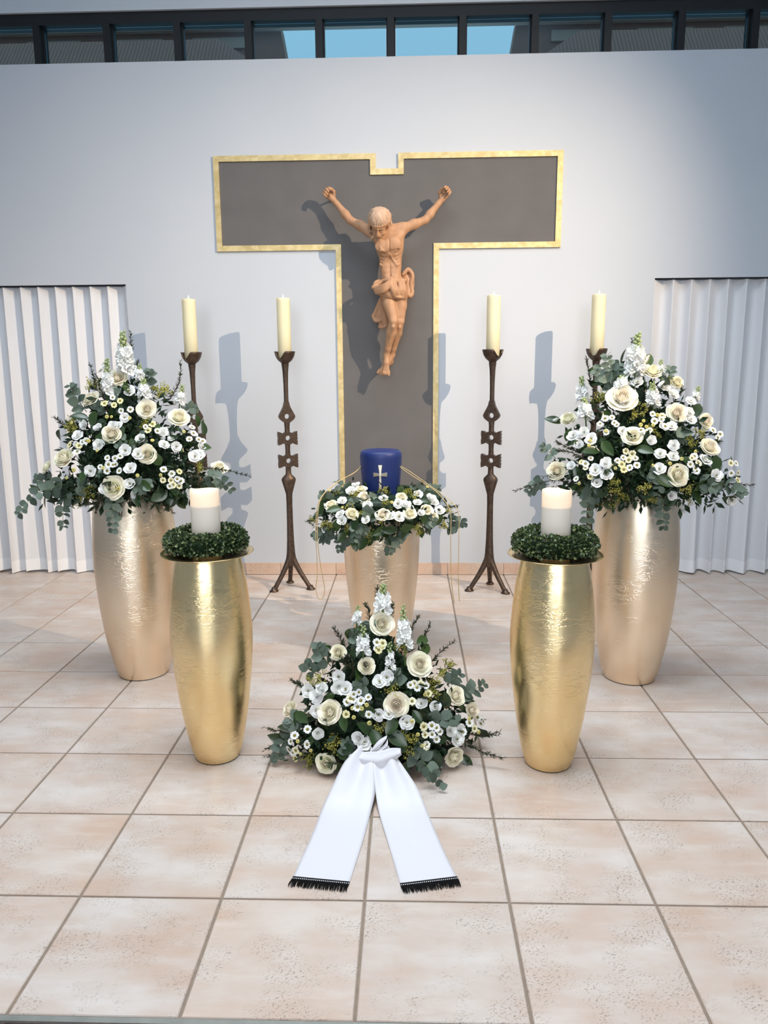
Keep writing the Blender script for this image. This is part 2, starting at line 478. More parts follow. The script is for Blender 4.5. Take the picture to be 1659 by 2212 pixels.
curtain(OR - 0.004, 4.4, 'white pleated curtain in the opening behind the right vase with flowers', 8, 0.62)

# wall socket low on the wall
so = empty('wall_socket', (-1.534, YW, 0.30), 'small white wall socket just above the skirting behind the left vases', 'socket')
q = MB(); q.box(-0.028, 0.028, -0.011, 0.0, -0.04, 0.04); bevel(q.build('plate', M['white_plastic'], so, smooth=False), 0.004)
q = MB(); q.lathe([(0, 0.019), (0.004, 0.019), (0.004, 0.016), (-0.002, 0.015)], 20); q.build('outlet', M['white_plastic'], so, Matrix.Translation((0, -0.010, 0)) @ Matrix.Rotation(math.pi / 2, 4, 'X'))

# ------------------------------------------------------------------ grey T cross with gold border
CX0, CX1, CT, CB = -1.156, 1.126, 2.832, 2.234
SX0, SX1, SB = -0.360, 0.327, 0.55
NX0, NX1, NB = -0.089, 0.058, 2.737
outline = [(CX0, CT), (CX0, CB), (SX0, CB), (SX0, SB), (SX1, SB), (SX1, CB), (CX1, CB), (CX1, CT), (NX1, CT), (NX1, NB), (NX0, NB), (NX0, CT)]
BW = 0.036
def inset(poly, d):
    out = []; n = len(poly)
    for i in range(n):
        p0, p1, p2 = [Vector(poly[(i + k) % n]) for k in (-1, 0, 1)]
        a, c = (p1 - p0).normalized(), (p2 - p1).normalized()
        na, nc = Vector((-a.y, a.x)), Vector((-c.y, c.x))      # counter-clockwise: inward is left
        out.append(tuple(p1 + (na + nc) * d))
    return out
inner = inset(outline, BW)
cross = empty('wall_cross', (0, YW, SB), 'large grey T-shaped wall cross with gilded border and notched top', 'cross')
Np = Nodes('gilded_border'); Np.set(Metallic=0.55, Roughness=0.5)
f = Np.noise(7, 5); g = Np.noise(28, 4)
Np.color(Np.mix(Np.ramp(g, [(0.40, 0.0), (0.70, 0.7)]), Np.ramp(f, [(0.35, (0.50, 0.38, 0.17)), (0.6, (0.62, 0.48, 0.22))]), (0.74, 0.62, 0.36)))
Np.bump(g, 0.15, 0.003)
M['gilt'] = Np.mat
for i in range(len(outline)):
    a, c = outline[i], outline[(i + 1) % len(outline)]
    ai, ci = inner[i], inner[(i + 1) % len(outline)]
    g_ = MB()
    V = [(p[0], y, p[1] - SB) for y in (-0.014, -0.0005) for p in (a, c, ci, ai)]
    g_.add(V, [(0, 1, 2, 3), (7, 6, 5, 4), (0, 4, 5, 1), (1, 5, 6, 2), (2, 6, 7, 3), (3, 7, 4, 0)])
    g_.build('border_strip', M['gilt'], cross, smooth=False)
pn = MB()
V = [(p[0], -0.004, p[1] - SB) for p in inset(outline, BW - 0.001)] + [(p[0], -0.0005, p[1] - SB) for p in inset(outline, BW - 0.001)]
n = len(outline)
pn.add(V, [tuple(range(n)), tuple(range(2 * n - 1, n - 1, -1))] + [(i, i + n, (i + 1) % n + n, (i + 1) % n) for i in range(n)])
pn.build('panel', M['slate'], cross, smooth=False)

# ================================================================== vases
SMALL = [(0.0, .083), (.012, .0865), (.05, .098), (.16, .119), (.27, .134), (.375, .145), (.48, .1505), (.58, .1465), (.68, .136), (.755, .123), (.79, .114)]
LARGE = [(0.0, .1165), (.015, .121), (.05, .133), (.18, .160), (.31, .177), (.44, .188), (.577, .1925), (.706, .188), (.80, .180), (.88, .168), (.93, .156)]
CENTRE = [(0.0, .120), (.015, .125), (.10, .143), (.25, .166), (.38, .181), (.50, .190), (.62, .195), (.70, .194), (.78, .188), (.80, .184)]
def vase(loc, prof, mat, label, rot=0):
    t = empty('gold_vase', loc, label, 'vase', None, rot=rot)
    p = lerp_prof(prof, 5)
    zt, rt = p[-1]
    p = [(0.0, p[0][1] - 0.012), (0.0, p[0][1] - 0.004)] + p[1:] + [(zt + 0.004, rt - 0.004), (zt, rt - 0.010), (zt - 0.12, rt - 0.006), (zt - 0.13, 0.004)]
    m = MB(); m.lathe(p, 72)
    m.build('body', mat, t)
    f = MB(); f.lathe([(0.0006, prof[0][1] - 0.002), (0.0006, prof[0][1] + 0.0006), (0.004, prof[0][1] + 0.001), (0.005, prof[0][1])], 60)
    f.build('foot_ring', M['frame'], t)
    return t
V_FL, V_FR, V_BL, V_BR, V_C = (-0.610, 1.201, 0), (0.642, 1.168, 0), (-1.175, 2.004, 0), (1.173, 1.984, 0), (-0.015, 2.30, 0)
vase(V_FL, SMALL, M['gold_small'], 'slim gold leaf vase carrying the left tray with wreath and candle', 0.4)
vase(V_FR, SMALL, M['gold_small'], 'slim gold leaf vase carrying the right tray with wreath and candle', 2.2)
vase(V_BL, LARGE, M['gold_large'], 'large champagne gold vase under the left tall flower arrangement', 1.1)
vase(V_BR, LARGE, M['gold_large'], 'large champagne gold vase under the right tall flower arrangement', 4.0)
vase(V_C, CENTRE, M['gold_large'], 'broad gold vase under the blue urn at the centre', 5.2)

# trays, boxwood wreaths and pillar candles on the two slim vases
Nb = [leaf_mat('boxwood_dark', (0.020, 0.034, 0.014), (0.034, 0.056, 0.022), 0.35),
      leaf_mat('boxwood_mid', (0.062, 0.100, 0.036), (0.090, 0.135, 0.048), 0.35),
      leaf_mat('boxwood_light', (0.20, 0.245, 0.10), (0.25, 0.30, 0.12), 0.35)]
M['core'] = plain('wreath_moss', (0.012, 0.022, 0.010), 0.95, spec=0.05)
def wreath_mesh(seed, R0=0.107, r0=0.041, n=3200):
    rnd = random.Random(seed); mb = MB()
    for k in range(n):
        a = rnd.uniform(0, 2 * math.pi); bb = rnd.uniform(-0.25 * math.pi, 1.25 * math.pi)
        rr = r0 * rnd.uniform(0.86, 1.10) * (1 + 0.06 * math.sin(5 * a + seed))
        nrm = Vector((math.cos(a) * math.cos(bb), math.sin(a) * math.cos(bb), math.sin(bb)))
        p = Vector((math.cos(a) * R0, math.sin(a) * R0, r0)) + nrm * rr
        if p.z < 0.002: continue
        d = (nrm + Vector((rnd.gauss(0, .55), rnd.gauss(0, .55), rnd.gauss(0, .45)))).normalized()
        s = d.cross(Vector((rnd.gauss(0, 1), rnd.gauss(0, 1), rnd.gauss(0, 1)))).normalized()
        up = d.cross(s); L = rnd.uniform(0.0100, 0.0140); Wd = L * 0.36
        c = p - d * L * 0.4
        V = [c, c + d * L * .30 + s * Wd + up * 0.0012, c + d * L * .75 + s * Wd * .9 + up * .0008, c + d * L - up * .001, c + d * L * .75 - s * Wd * .9 + up * .0008, c + d * L * .30 - s * Wd + up * 0.0012, c + d * L * .5 - up * 0.0010]
        x = rnd.random()
        mb.add(V, [(0, 6, 1), (6, 2, 1), (6, 3, 2), (6, 4, 3), (6, 5, 4), (0, 5, 6)], 0 if x < .46 else (1 if x < .84 else 2))
    return mb.mesh('boxwood_leaves', Nb, smooth=False)
Nc = Nodes('ivory_wax'); Nc.set(Roughness=0.5); Nc.b.inputs['Specular IOR Level'].default_value = 0.3
def wax(name, c, trans):
    N = Nodes(name); N.set(Roughness=0.5); N.b.inputs['Specular IOR Level'].default_value = 0.3
    N.b.inputs['Base Color'].default_value = (*c, 1)
    tr = N.n('ShaderNodeBsdfTranslucent'); tr.inputs['Color'].default_value = (c[0], c[1] * .93, c[2] * .8, 1)
    mx = N.n('ShaderNodeMixShader'); mx.inputs[0].default_value = trans
    N.l(N.b.outputs[0], mx.inputs[1]); N.l(tr.outputs[0], mx.inputs[2]); N.l(mx.outputs[0], N.out.inputs['Surface'])
    return N.mat
M['wax_white'] = wax('ivory_wax', (0.98, 0.91, 0.79), 0.14)
M['wax_yellow'] = wax('yellow_beeswax', (0.90, 0.85, 0.60), 0.25)
def emit(name, c, s):
    N = Nodes(name); N.set(Roughness=1.0); N.b.inputs['Base Color'].default_value = (0, 0, 0, 1)
    N.b.inputs['Emission Color'].default_value = (*c, 1); N.b.inputs['Emission Strength'].default_value = s
    return N.mat
M['flame'] = emit('flame', (1.0, 0.74, 0.42), 3.2)
M['wick'] = plain('charred_wick', (0.02, 0.015, 0.012), 0.9)
flame_me = MB(); flame_me.lathe([(0, .0006), (.003, .0030), (.009, .0046), (.016, .0036), (.023, .0016), (.030, .0003)], 10)
flame_me = flame_me.mesh('flame', [M['flame']])
wick_me = MB(); wick_me.tube([(0, 0, 0), (0.0004, 0, .006), (0.001, 0.0004, .012)], 0.0011, 6)
wick_me = wick_me.mesh('wick', [M['wick']])
def candle(name, loc, r, h, well, waves, mat, label, group, power, seed, tilt=(0, 0)):
    t = empty(name, loc, label, 'candle', group)
    rnd = random.Random(seed); ph = [rnd.uniform(0, 6.28) for _ in range(3)]
    wave = lambda a: waves * (0.6 * math.sin(2 * a + ph[0]) + 0.4 * math.sin(3 * a + ph[1]))
    n = 48; R = []
    for z, q, wv in [(0, r - .002, 0), (.002, r, 0), (h * .5, r, 0), (h - .02, r, .6), (h - .003, r * .995, 1), (h, r * .96, 1), (h - .003, r * .91, 1), (h - well, r * .84, .2), (h - well - .002, r * .4, 0), (h - well - .002, .001, 0)]:
        R.append([(q * math.cos(a), q * math.sin(a), z + wv * wave(a)) for a in [2 * math.pi * j / n for j in range(n)]])
    m = MB(); m.loft(R[:6], cap=False); m.f.append(tuple(range(n))[::-1]); m.m.append(0)
    m.loft([[(q * math.cos(a), q * math.sin(a), h - well + zz) for a in [2 * math.pi * j / n for j in range(n)]] for q, zz in ((r * .985, .002), (r * .5, 0), (.001, 0))], cap=False); m.build('wax_body', mat, t)
    zf = h - well - .002
    lift = .022 if well > .03 else 0.0          # the moulded wick stands on a small mound
    if lift:
        q = MB(); q.lathe([(-.001, .020), (.006, .012), (lift - .002, .005), (lift, .001)], 16); q.build('wick_mound', mat, t, Matrix.Translation((0, 0, zf)))
    wk = link('wick', wick_me, t, Matrix.Translation((0, 0, zf + lift - .001)))
    link('flame', flame_me, t, Matrix.Translation((0.0008, 0, zf + lift + .009)))
    if power:
        d = bpy.data.lights.new('candle_glow', 'POINT'); d.energy = power; d.color = (1.0, .68, .38); d.shadow_soft_size = .006
        o = bpy.data.objects.new('candle_glow', d); COL.objects.link(o); o.parent = t; o.location = (0, 0, zf + lift + .016)
    return t
for side, (vx, vy, _), sd in (('left', V_FL, 3), ('right', V_FR, 11)):
    tz = 0.7945
    tr = MB(); tr.lathe([(0, .06), (0, .125), (.002, .150), (.0045, .1655), (.006, .167), (.0072, .1655), (.005, .150), (.003, .125), (.003, .001)], 72)
    set_props(tr.build('tray', M['brass'], None, Matrix.Translation((vx, vy, tz))), f'thin round brass tray on the {side} slim vase under its wreath', 'tray', 'brass trays')
    wr = empty('boxwood_wreath', (vx, vy, tz + .0055), f'round boxwood wreath on the {side} brass tray around a candle', 'wreath', 'boxwood wreaths')
    cm = MB(); nn = 40
    cm.loft([[((.107 + .030 * math.cos(u)) * math.cos(a), (.107 + .030 * math.cos(u)) * math.sin(a), .034 + .030 * math.sin(u)) for u in [2 * math.pi * q / 12 for q in range(12)]] for a in [2 * math.pi * j / nn for j in range(nn + 1)]], cap=False)
    cm.build('wreath_core', M['core'], wr)
    set_props(link('boxwood_leaves', wreath_mesh(sd), wr), kind='stuff')
    candle('pillar_candle', (vx, vy, tz + .004), .0515, .230, .060, .0055, M['wax_white'],
           f'thick ivory pillar candle inside the {side} boxwood wreath', 'ivory pillar candles', 0.85, sd)

# ================================================================== bronze candlesticks
def ringplate(outer, hole_r, hc, th, n):
    """flat plate with a round hole; outer(angle) gives the rim radius"""
    mb = MB(); F = [];V = []
    for y in (-th / 2, th / 2):
        for j in range(n):
            a = 2 * math.pi * j / n; V.append((hc[0] + hole_r * math.cos(a), y, hc[1] + hole_r * math.sin(a)))
        for j in range(n):
            a = 2 * math.pi * j / n; x, z = outer(a); V.append((x, y, z))
    for j in range(n):
        k = (j + 1) % n
        F += [(j, k, n + k, n + j), (2 * n + j, 3 * n + j, 3 * n + k, 2 * n + k), (n + j, n + k, 3 * n + k, 3 * n + j), (j, 2 * n + j, 2 * n + k, k)]
    mb.add(V, F); return mb
def ray_poly(poly, a):
    d = (math.cos(a), math.sin(a)); best = None
    for i in range(len(poly)):
        (x0, z0), (x1, z1) = poly[i], poly[(i + 1) % len(poly)]
        ex, ez = x1 - x0, z1 - z0; den = d[0] * ez - d[1] * ex
        if abs(den) < 1e-9: continue
        t_ = (x0 * ez - z0 * ex) / den; u = (x0 * d[1] - z0 * d[0]) / den
        if t_ > 0 and -1e-6 <= u <= 1 + 1e-6 and (best is None or t_ < best): best = t_
    return (d[0] * best, d[1] * best)
WING = [(.017, .040), (.028, .031), (.062, .047), (.066, .044), (.060, .030), (.066, .022), (.061, .010), (.066, .002), (.061, -.010), (.066, -.020), (.062, -.032), (.066, -.044), (.060, -.046), (.030, -.031), (.017, -.040),
        (-.017, -.040), (-.030, -.031), (-.062, -.047), (-.064, -.020), (-.061, 0), (-.064, .024), (-.062, .047), (-.028, .031), (-.017, .040)]
DIAM = [(.012, .105), (.022, .062), (.050, .010), (.054, -.002), (.046, -.018), (.018, -.040), (-.018, -.040), (-.046, -.018), (-.054, -.002), (-.050, .010), (-.022, .062), (-.012, .105)]
def oval(rx, ry, z, n=16, pw=2.6):
    out = []
    for j in range(n):
        a = 2 * math.pi * j / n; c_, s_ = math.cos(a), math.sin(a)
        out.append((rx * math.copysign(abs(c_) ** (2 / pw), c_), ry * math.copysign(abs(s_) ** (2 / pw), s_), z))
    return out
def candlestick(loc, rot, notch, label, legs):
    t = empty('candlestick', loc, label, 'candlestick', None, rot=rot)
    # cup: half bowl whose rim is cut by a U notch
    n = 48; rings = []
    def rim(a):
        d = abs((a - notch + math.pi) % (2 * math.pi) - math.pi)
        return 1.0 if d > .62 else 1.0 - .62 * (0.5 + 0.5 * math.cos(d / .62 * math.pi)) ** 0.6
    prof = [(.000, .018), (.006, .026), (.022, .045), (.045, .059), (.068, .0655), (.078, .0665)]
    for z, r in prof + [(z, r - .009) for z, r in prof[::-1][:-1]]:
        ring_ = []
        for j in range(n):
            a = 2 * math.pi * j / n; zz = min(z, .079 * rim(a)) if z > .02 else z
            ring_.append((r * math.cos(a), r * math.sin(a), 1.490 + zz))
        rings.append(ring_)
    m = MB(); m.loft(rings); m.build('candle_cup', M['bronze'], t)
    m = MB()
    for seg in ([(1.185, .013, .015), (1.228, .015, .016), (1.30, .0145, .0145), (1.36, .0150, .015), (1.44, .018, .018), (1.492, .024, .024)],
                [(1.052, .017, .016), (1.085, .0165, .016), (1.115, .019, .018)],
                [(.898, .017, .016), (.935, .0155, .015), (.975, .017, .016)],
                [(.163, .030, .027), (.20, .034, .031), (.247, .028, .026), (.33, .0235, .022), (.45, .0205, .0195), (.58, .0195, .0185), (.645, .021, .021), (.738, .048, .031), (.752, .044, .029), (.777, .019, .018), (.80, .0175, .017), (.835, .0175, .017)]):
        m.loft([oval(rx, ry, z) for z, rx, ry in seg])
    sharp(m.build('stem', M['bronze'], t), 24)
    d = ringplate(lambda a: ray_poly(DIAM, a), .0165, (0, 0), .036, 40); d.build('pierced_lozenge', M['bronze'], t, Matrix.Translation((0, 0, 1.155)), smooth=False)
    for z in (1.013, .864):
        d = ringplate(lambda a: ray_poly(WING, a), .0165, (0.002, 0.002), .040, 72)
        d.build('pierced_crossplate', M['bronze'], t, Matrix.Translation((0, 0, z)), smooth=False)
    for a in legs:
        m = MB(); c_, s_ = math.cos(a), math.sin(a)
        pts = [(.008, .225), (.030, .175), (.070, .105), (.108, .048), (.128, .016)]
        rr = [.022, .0195, .0165, .015, .015]
        m.tube(smooth_path([(x * c_, x * s_, z) for x, z in pts], 4), list(np.interp(np.linspace(0, 4, 17), range(5), rr)), 10)
        # splayed foot
        m.loft([[(.136 * c_ + (q * math.cos(u) * sx) * c_ - (q * math.sin(u)) * s_, .136 * s_ + (q * math.cos(u) * sx) * s_ + (q * math.sin(u)) * c_, z) for u in [2 * math.pi * k / 12 for k in range(12)]]
                for z, q, sx in ((.0005, .027, 1.15), (.006, .027, 1.15), (.014, .018, 1.1), (.030, .012, 1.0))])
        m.build('leg', M['bronze'], t)
    return t
STICKS = [(-1.271, 3.46, .35, -2.0, 'dark bronze candlestick half hidden behind the tall flowers on the left large vase'),
          (-0.668, 3.46, .35, -2.0, 'dark bronze tripod candlestick in full view left of the grey cross shaft'),
          (0.655, 3.43, -.35, -1.0, 'dark bronze tripod candlestick in full view right of the grey cross shaft'),
          (1.306, 3.44, -.45, -2.1, 'dark bronze candlestick mostly hidden by the flowers on the right large vase')]
CANDLE_AT = ['above the flowers of the left large vase', 'in the candlestick left of the cross shaft', 'in the candlestick right of the cross shaft', 'above the flowers of the right large vase']
for k, (x, y, rot, nt, lab) in enumerate(STICKS):
    legs = [math.radians(d) - rot for d in ((218, -14, 104) if k < 2 else (194, -42, 80))]
    candlestick((x, y, 0), rot, nt - rot, lab, legs)
    candle('altar_candle', (x, y, 1.525), .0425, .372, .012, .0020, M['wax_yellow'], 'tall yellowish altar candle ' + CANDLE_AT[k], 'altar candles', 0.05, 20 + k)

# ================================================================== urn
urn = empty('funeral_urn', (V_C[0], V_C[1], .806), 'matt navy blue urn with pale gold cross, set in the flower wreath', 'urn')
m = MB(); m.lathe(lerp_prof([(0, .086), (.004, .089), (.06, .094), (.13, .100), (.20, .1045), (.226, .1045), (.241, .099), (.2475, .088), (.252, .050), (.253, .001)], 4), 72)
m.build('body', M['navy'], urn)
# flared cross on the front, bent to the body
def arm(pts):
    V = []
    for x, z in pts: V += [(x, -(math.sqrt(max(.0, .1025 ** 2 - x * x)) + .0045), z), (x, -(math.sqrt(max(.0, .1025 ** 2 - x * x)) - .006), z)]
    return V
m = MB()
ZC = .137
P4 = [(-.0105, .048), (.0105, .048), (.0050, .006), (.034, .0105), (.034, -.0105), (.0050, -.006), (.0075, -.072), (-.0075, -.072), (-.0050, -.006), (-.034, -.0105), (-.034, .0105), (-.0050, .006)]
V = arm([(x, ZC + z) for x, z in P4]); n = len(P4)
quads = [(0, 1, 2, 11), (2, 3, 4, 5), (5, 6, 7, 8), (8, 9, 10, 11), (2, 5, 8, 11)]
F = [tuple(2 * i for i in q) for q in quads] + [tuple(2 * i + 1 for i in q[::-1]) for q in quads] + [(2 * i, 2 * i + 1, 2 * ((i + 1) % n) + 1, 2 * ((i + 1) % n)) for i in range(n)]
m.add(V, F); o = m.build('cross_emblem', M['emblem'], urn, smooth=False); bevel(o, .0014, 2)
def cord(pts, label=None):
    m = MB(); m.tube(smooth_path([Vector(p) - Vector((V_C[0], V_C[1], .806)) for p in pts], 8), .0019, 6)
    return m.build('cord', M['cord'], urn)
cord([(-.112, 2.27, .972), (-.150, 2.22, .945), (-.235, 2.16, .905), (-.300, 2.075, .84), (-.318, 2.045, .72), (-.316, 2.045, .56), (-.318, 2.05, .47), (-.326, 2.06, .41), (-.318, 2.06, .362), (-.298, 2.06, .357), (-.284, 2.06, .40), (-.296, 2.05, .50), (-.307, 2.045, .60), (-.310, 2.045, .72), (-.294, 2.07, .845), (-.228, 2.16, .908), (-.145, 2.22, .950), (-.111, 2.27, .977)])
cord([(.080, 2.255, .975), (.125, 2.21, .947), (.200, 2.16, .905), (.262, 2.10, .868), (.318, 2.055, .79), (.322, 2.05, .66), (.325, 2.05, .50), (.333, 2.055, .40), (.343, 2.06, .335)])
cord([(.084, 2.262, .977), (.130, 2.22, .955), (.215, 2.18, .90), (.300, 2.12, .845), (.355, 2.07, .79), (.362, 2.06, .66), (.360, 2.06, .50), (.364, 2.06, .40), (.368, 2.06, .345)])

# ================================================================== white mourning ribbon before the floor arrangement
rib = empty('mourning_ribbon', (0.0, .95, 0), 'white mourning ribbon with black fringes tied to the floor arrangement and spread over tiles', 'ribbon')
def strip_surface(path, nu, sag):
    """path: list of (left point, right point); returns verts of a cloth strip"""
    Ls = smooth_path([p[0] for p in path], 6); Rs = smooth_path([p[1] for p in path], 6)
    rows = []
    for i, (a, c) in enumerate(zip(Ls, Rs)):
        s = i / (len(Ls) - 1)
        rows.append([a.lerp(c, u / nu) + Vector((0, 0, sag(s, u / nu))) for u in range(nu + 1)])
    return rows
BO = Vector((0.0, .95, 0))
def tail(path, phase):
    sg = lambda s, u: (1 - s) ** 3 * (0.020 * math.sin(u * math.pi * 3 + phase) + .010) + .0012 * math.sin(9 * s + phase) * (1 - s) + .0025 * math.sin(u * math.pi) * (1 - s)
    rows = strip_surface([(Vector(a) - BO, Vector(c) - BO) for a, c in path], 14, sg)
    m = MB(); m.loft(rows, cap=False, close=False)
    o = m.build('ribbon_tail', M['ribbon'], rib)
    sd = o.modifiers.new('thickness', 'SOLIDIFY'); sd.thickness = .0012; sd.offset = 0
    # fringe: header band with picots, then twisted threads
    e0, e1 = Vector(rows[-1][0]), Vector(rows[-1][-1]); p0, p1 = Vector(rows[-3][0]), Vector(rows[-3][-1])
    out = ((e0 - p0) + (e1 - p1)).normalized(); out.z = 0; ax = (e1 - e0)
    f = MB()
    band = [[e0 + ax * (u / 20) - out * .004 + Vector((0, 0, .0022)) for u in range(21)], [e0 + ax * (u / 20) + out * .011 + Vector((0, 0, .0018)) for u in range(21)]]
    f.loft(band, cap=False, close=False)
    rnd = random.Random(5 + phase)
    for k in range(120):
        u = (k + rnd.uniform(-.3, .3)) / 119
        a = e0 + ax * min(max(u, 0), 1) + out * .009
        dr = (out + ax.normalized() * rnd.gauss(0, .10)).normalized()
        L = rnd.uniform(.026, .034)
        f.tube([a + Vector((0, 0, .0015)), a + dr * L * .5 + Vector((0, 0, .0022 + rnd.uniform(0, .0015))), a + dr * L + Vector((0, 0, .0014))], [.0010, .0012, .0006], 4)
    fr_ = f.build('fringe', M['fringe'], o)
    d = MB()
    for k in range(30):
        a = e0 + ax * ((k + .5) / 30) + out * .004 + Vector((0, 0, .0024))
        s_ = ax.normalized() * .0012; w_ = out * .0022
        d.add([a - s_ - w_, a + s_ - w_, a + s_ + w_, a - s_ + w_], [(0, 1, 2, 3)])
    d.build('picot_stitching', M['ribbon'], o, smooth=False)
tail([((-.055, 1.005, .118), (.004, 1.000, .105)), ((-.100, .965, .098), (.012, .945, .075)), ((-.135, .91, .050), (.008, .880, .030)), ((-.165, .84, .010), (-.004, .810, .006)), ((-.182, .70, .0035), (-.018, .680, .0035)), ((-.200, .58, .0025), (-.034, .560, .0025)), ((-.214, .487, .002), (-.047, .467, .002))], 0)
tail([((.006, 1.000, .105), (.072, 1.005, .120)), ((.000, .945, .080), (.105, .962, .092)), ((.010, .880, .032), (.150, .905, .048)), ((.024, .810, .006), (.180, .835, .010)), ((.052, .68, .0035), (.210, .705, .0035)), ((.078, .56, .0025), (.238, .588, .0025)), ((.098, .463, .002), (.263, .497, .002))], 2)
# tied knot with one loop pointing up and two side folds
def fold(pts_lo, pts_hi, name, bulge):
    rows = []
    lo = smooth_path([Vector(p) - BO for p in pts_lo], 6); hi = smooth_path([Vector(p) - BO for p in pts_hi], 6)
    for a, c in zip(lo, hi):
        rows.append([a.lerp(c, v / 10) + Vector((0, -bulge * math.sin(v / 10 * math.pi) - .003 * math.sin(v / 10 * math.pi * 4), 0)) for v in range(11)])
    m = MB(); m.loft(rows, cap=False, close=False)
    o = m.build(name, M['ribbon'], rib); sd = o.modifiers.new('thickness', 'SOLIDIFY'); sd.thickness = .0012
fold([(-.078, 1.005, .108), (-.050, .985, .082), (.0, .968, .070), (.045, .975, .080), (.098, 1.0, .116)], [(-.072, 1.012, .112), (-.030, .990, .128), (.020, .978, .138), (.060, .985, .146), (.094, 1.003, .136)], 'knot', .016)
fold([(-.092, 1.02, .098), (-.060, .995, .078), (-.010, .985, .076)], [(-.086, 1.025, .104), (-.045, 1.0, .112), (.0, .99, .110)], 'side_fold', .012)
fold([(-.010, .995, .122), (.015, .992, .138), (.044, 1.005, .172)], [(-.004, .998, .140), (.018, 1.003, .166), (.047, 1.012, .180)], 'loop', .010)
fold([(.050, .990, .135), (.030, .985, .128), (.006, .985, .118)], [(.049, 1.0, .172), (.034, .996, .150), (.012, .992, .138)], 'loop', .008)

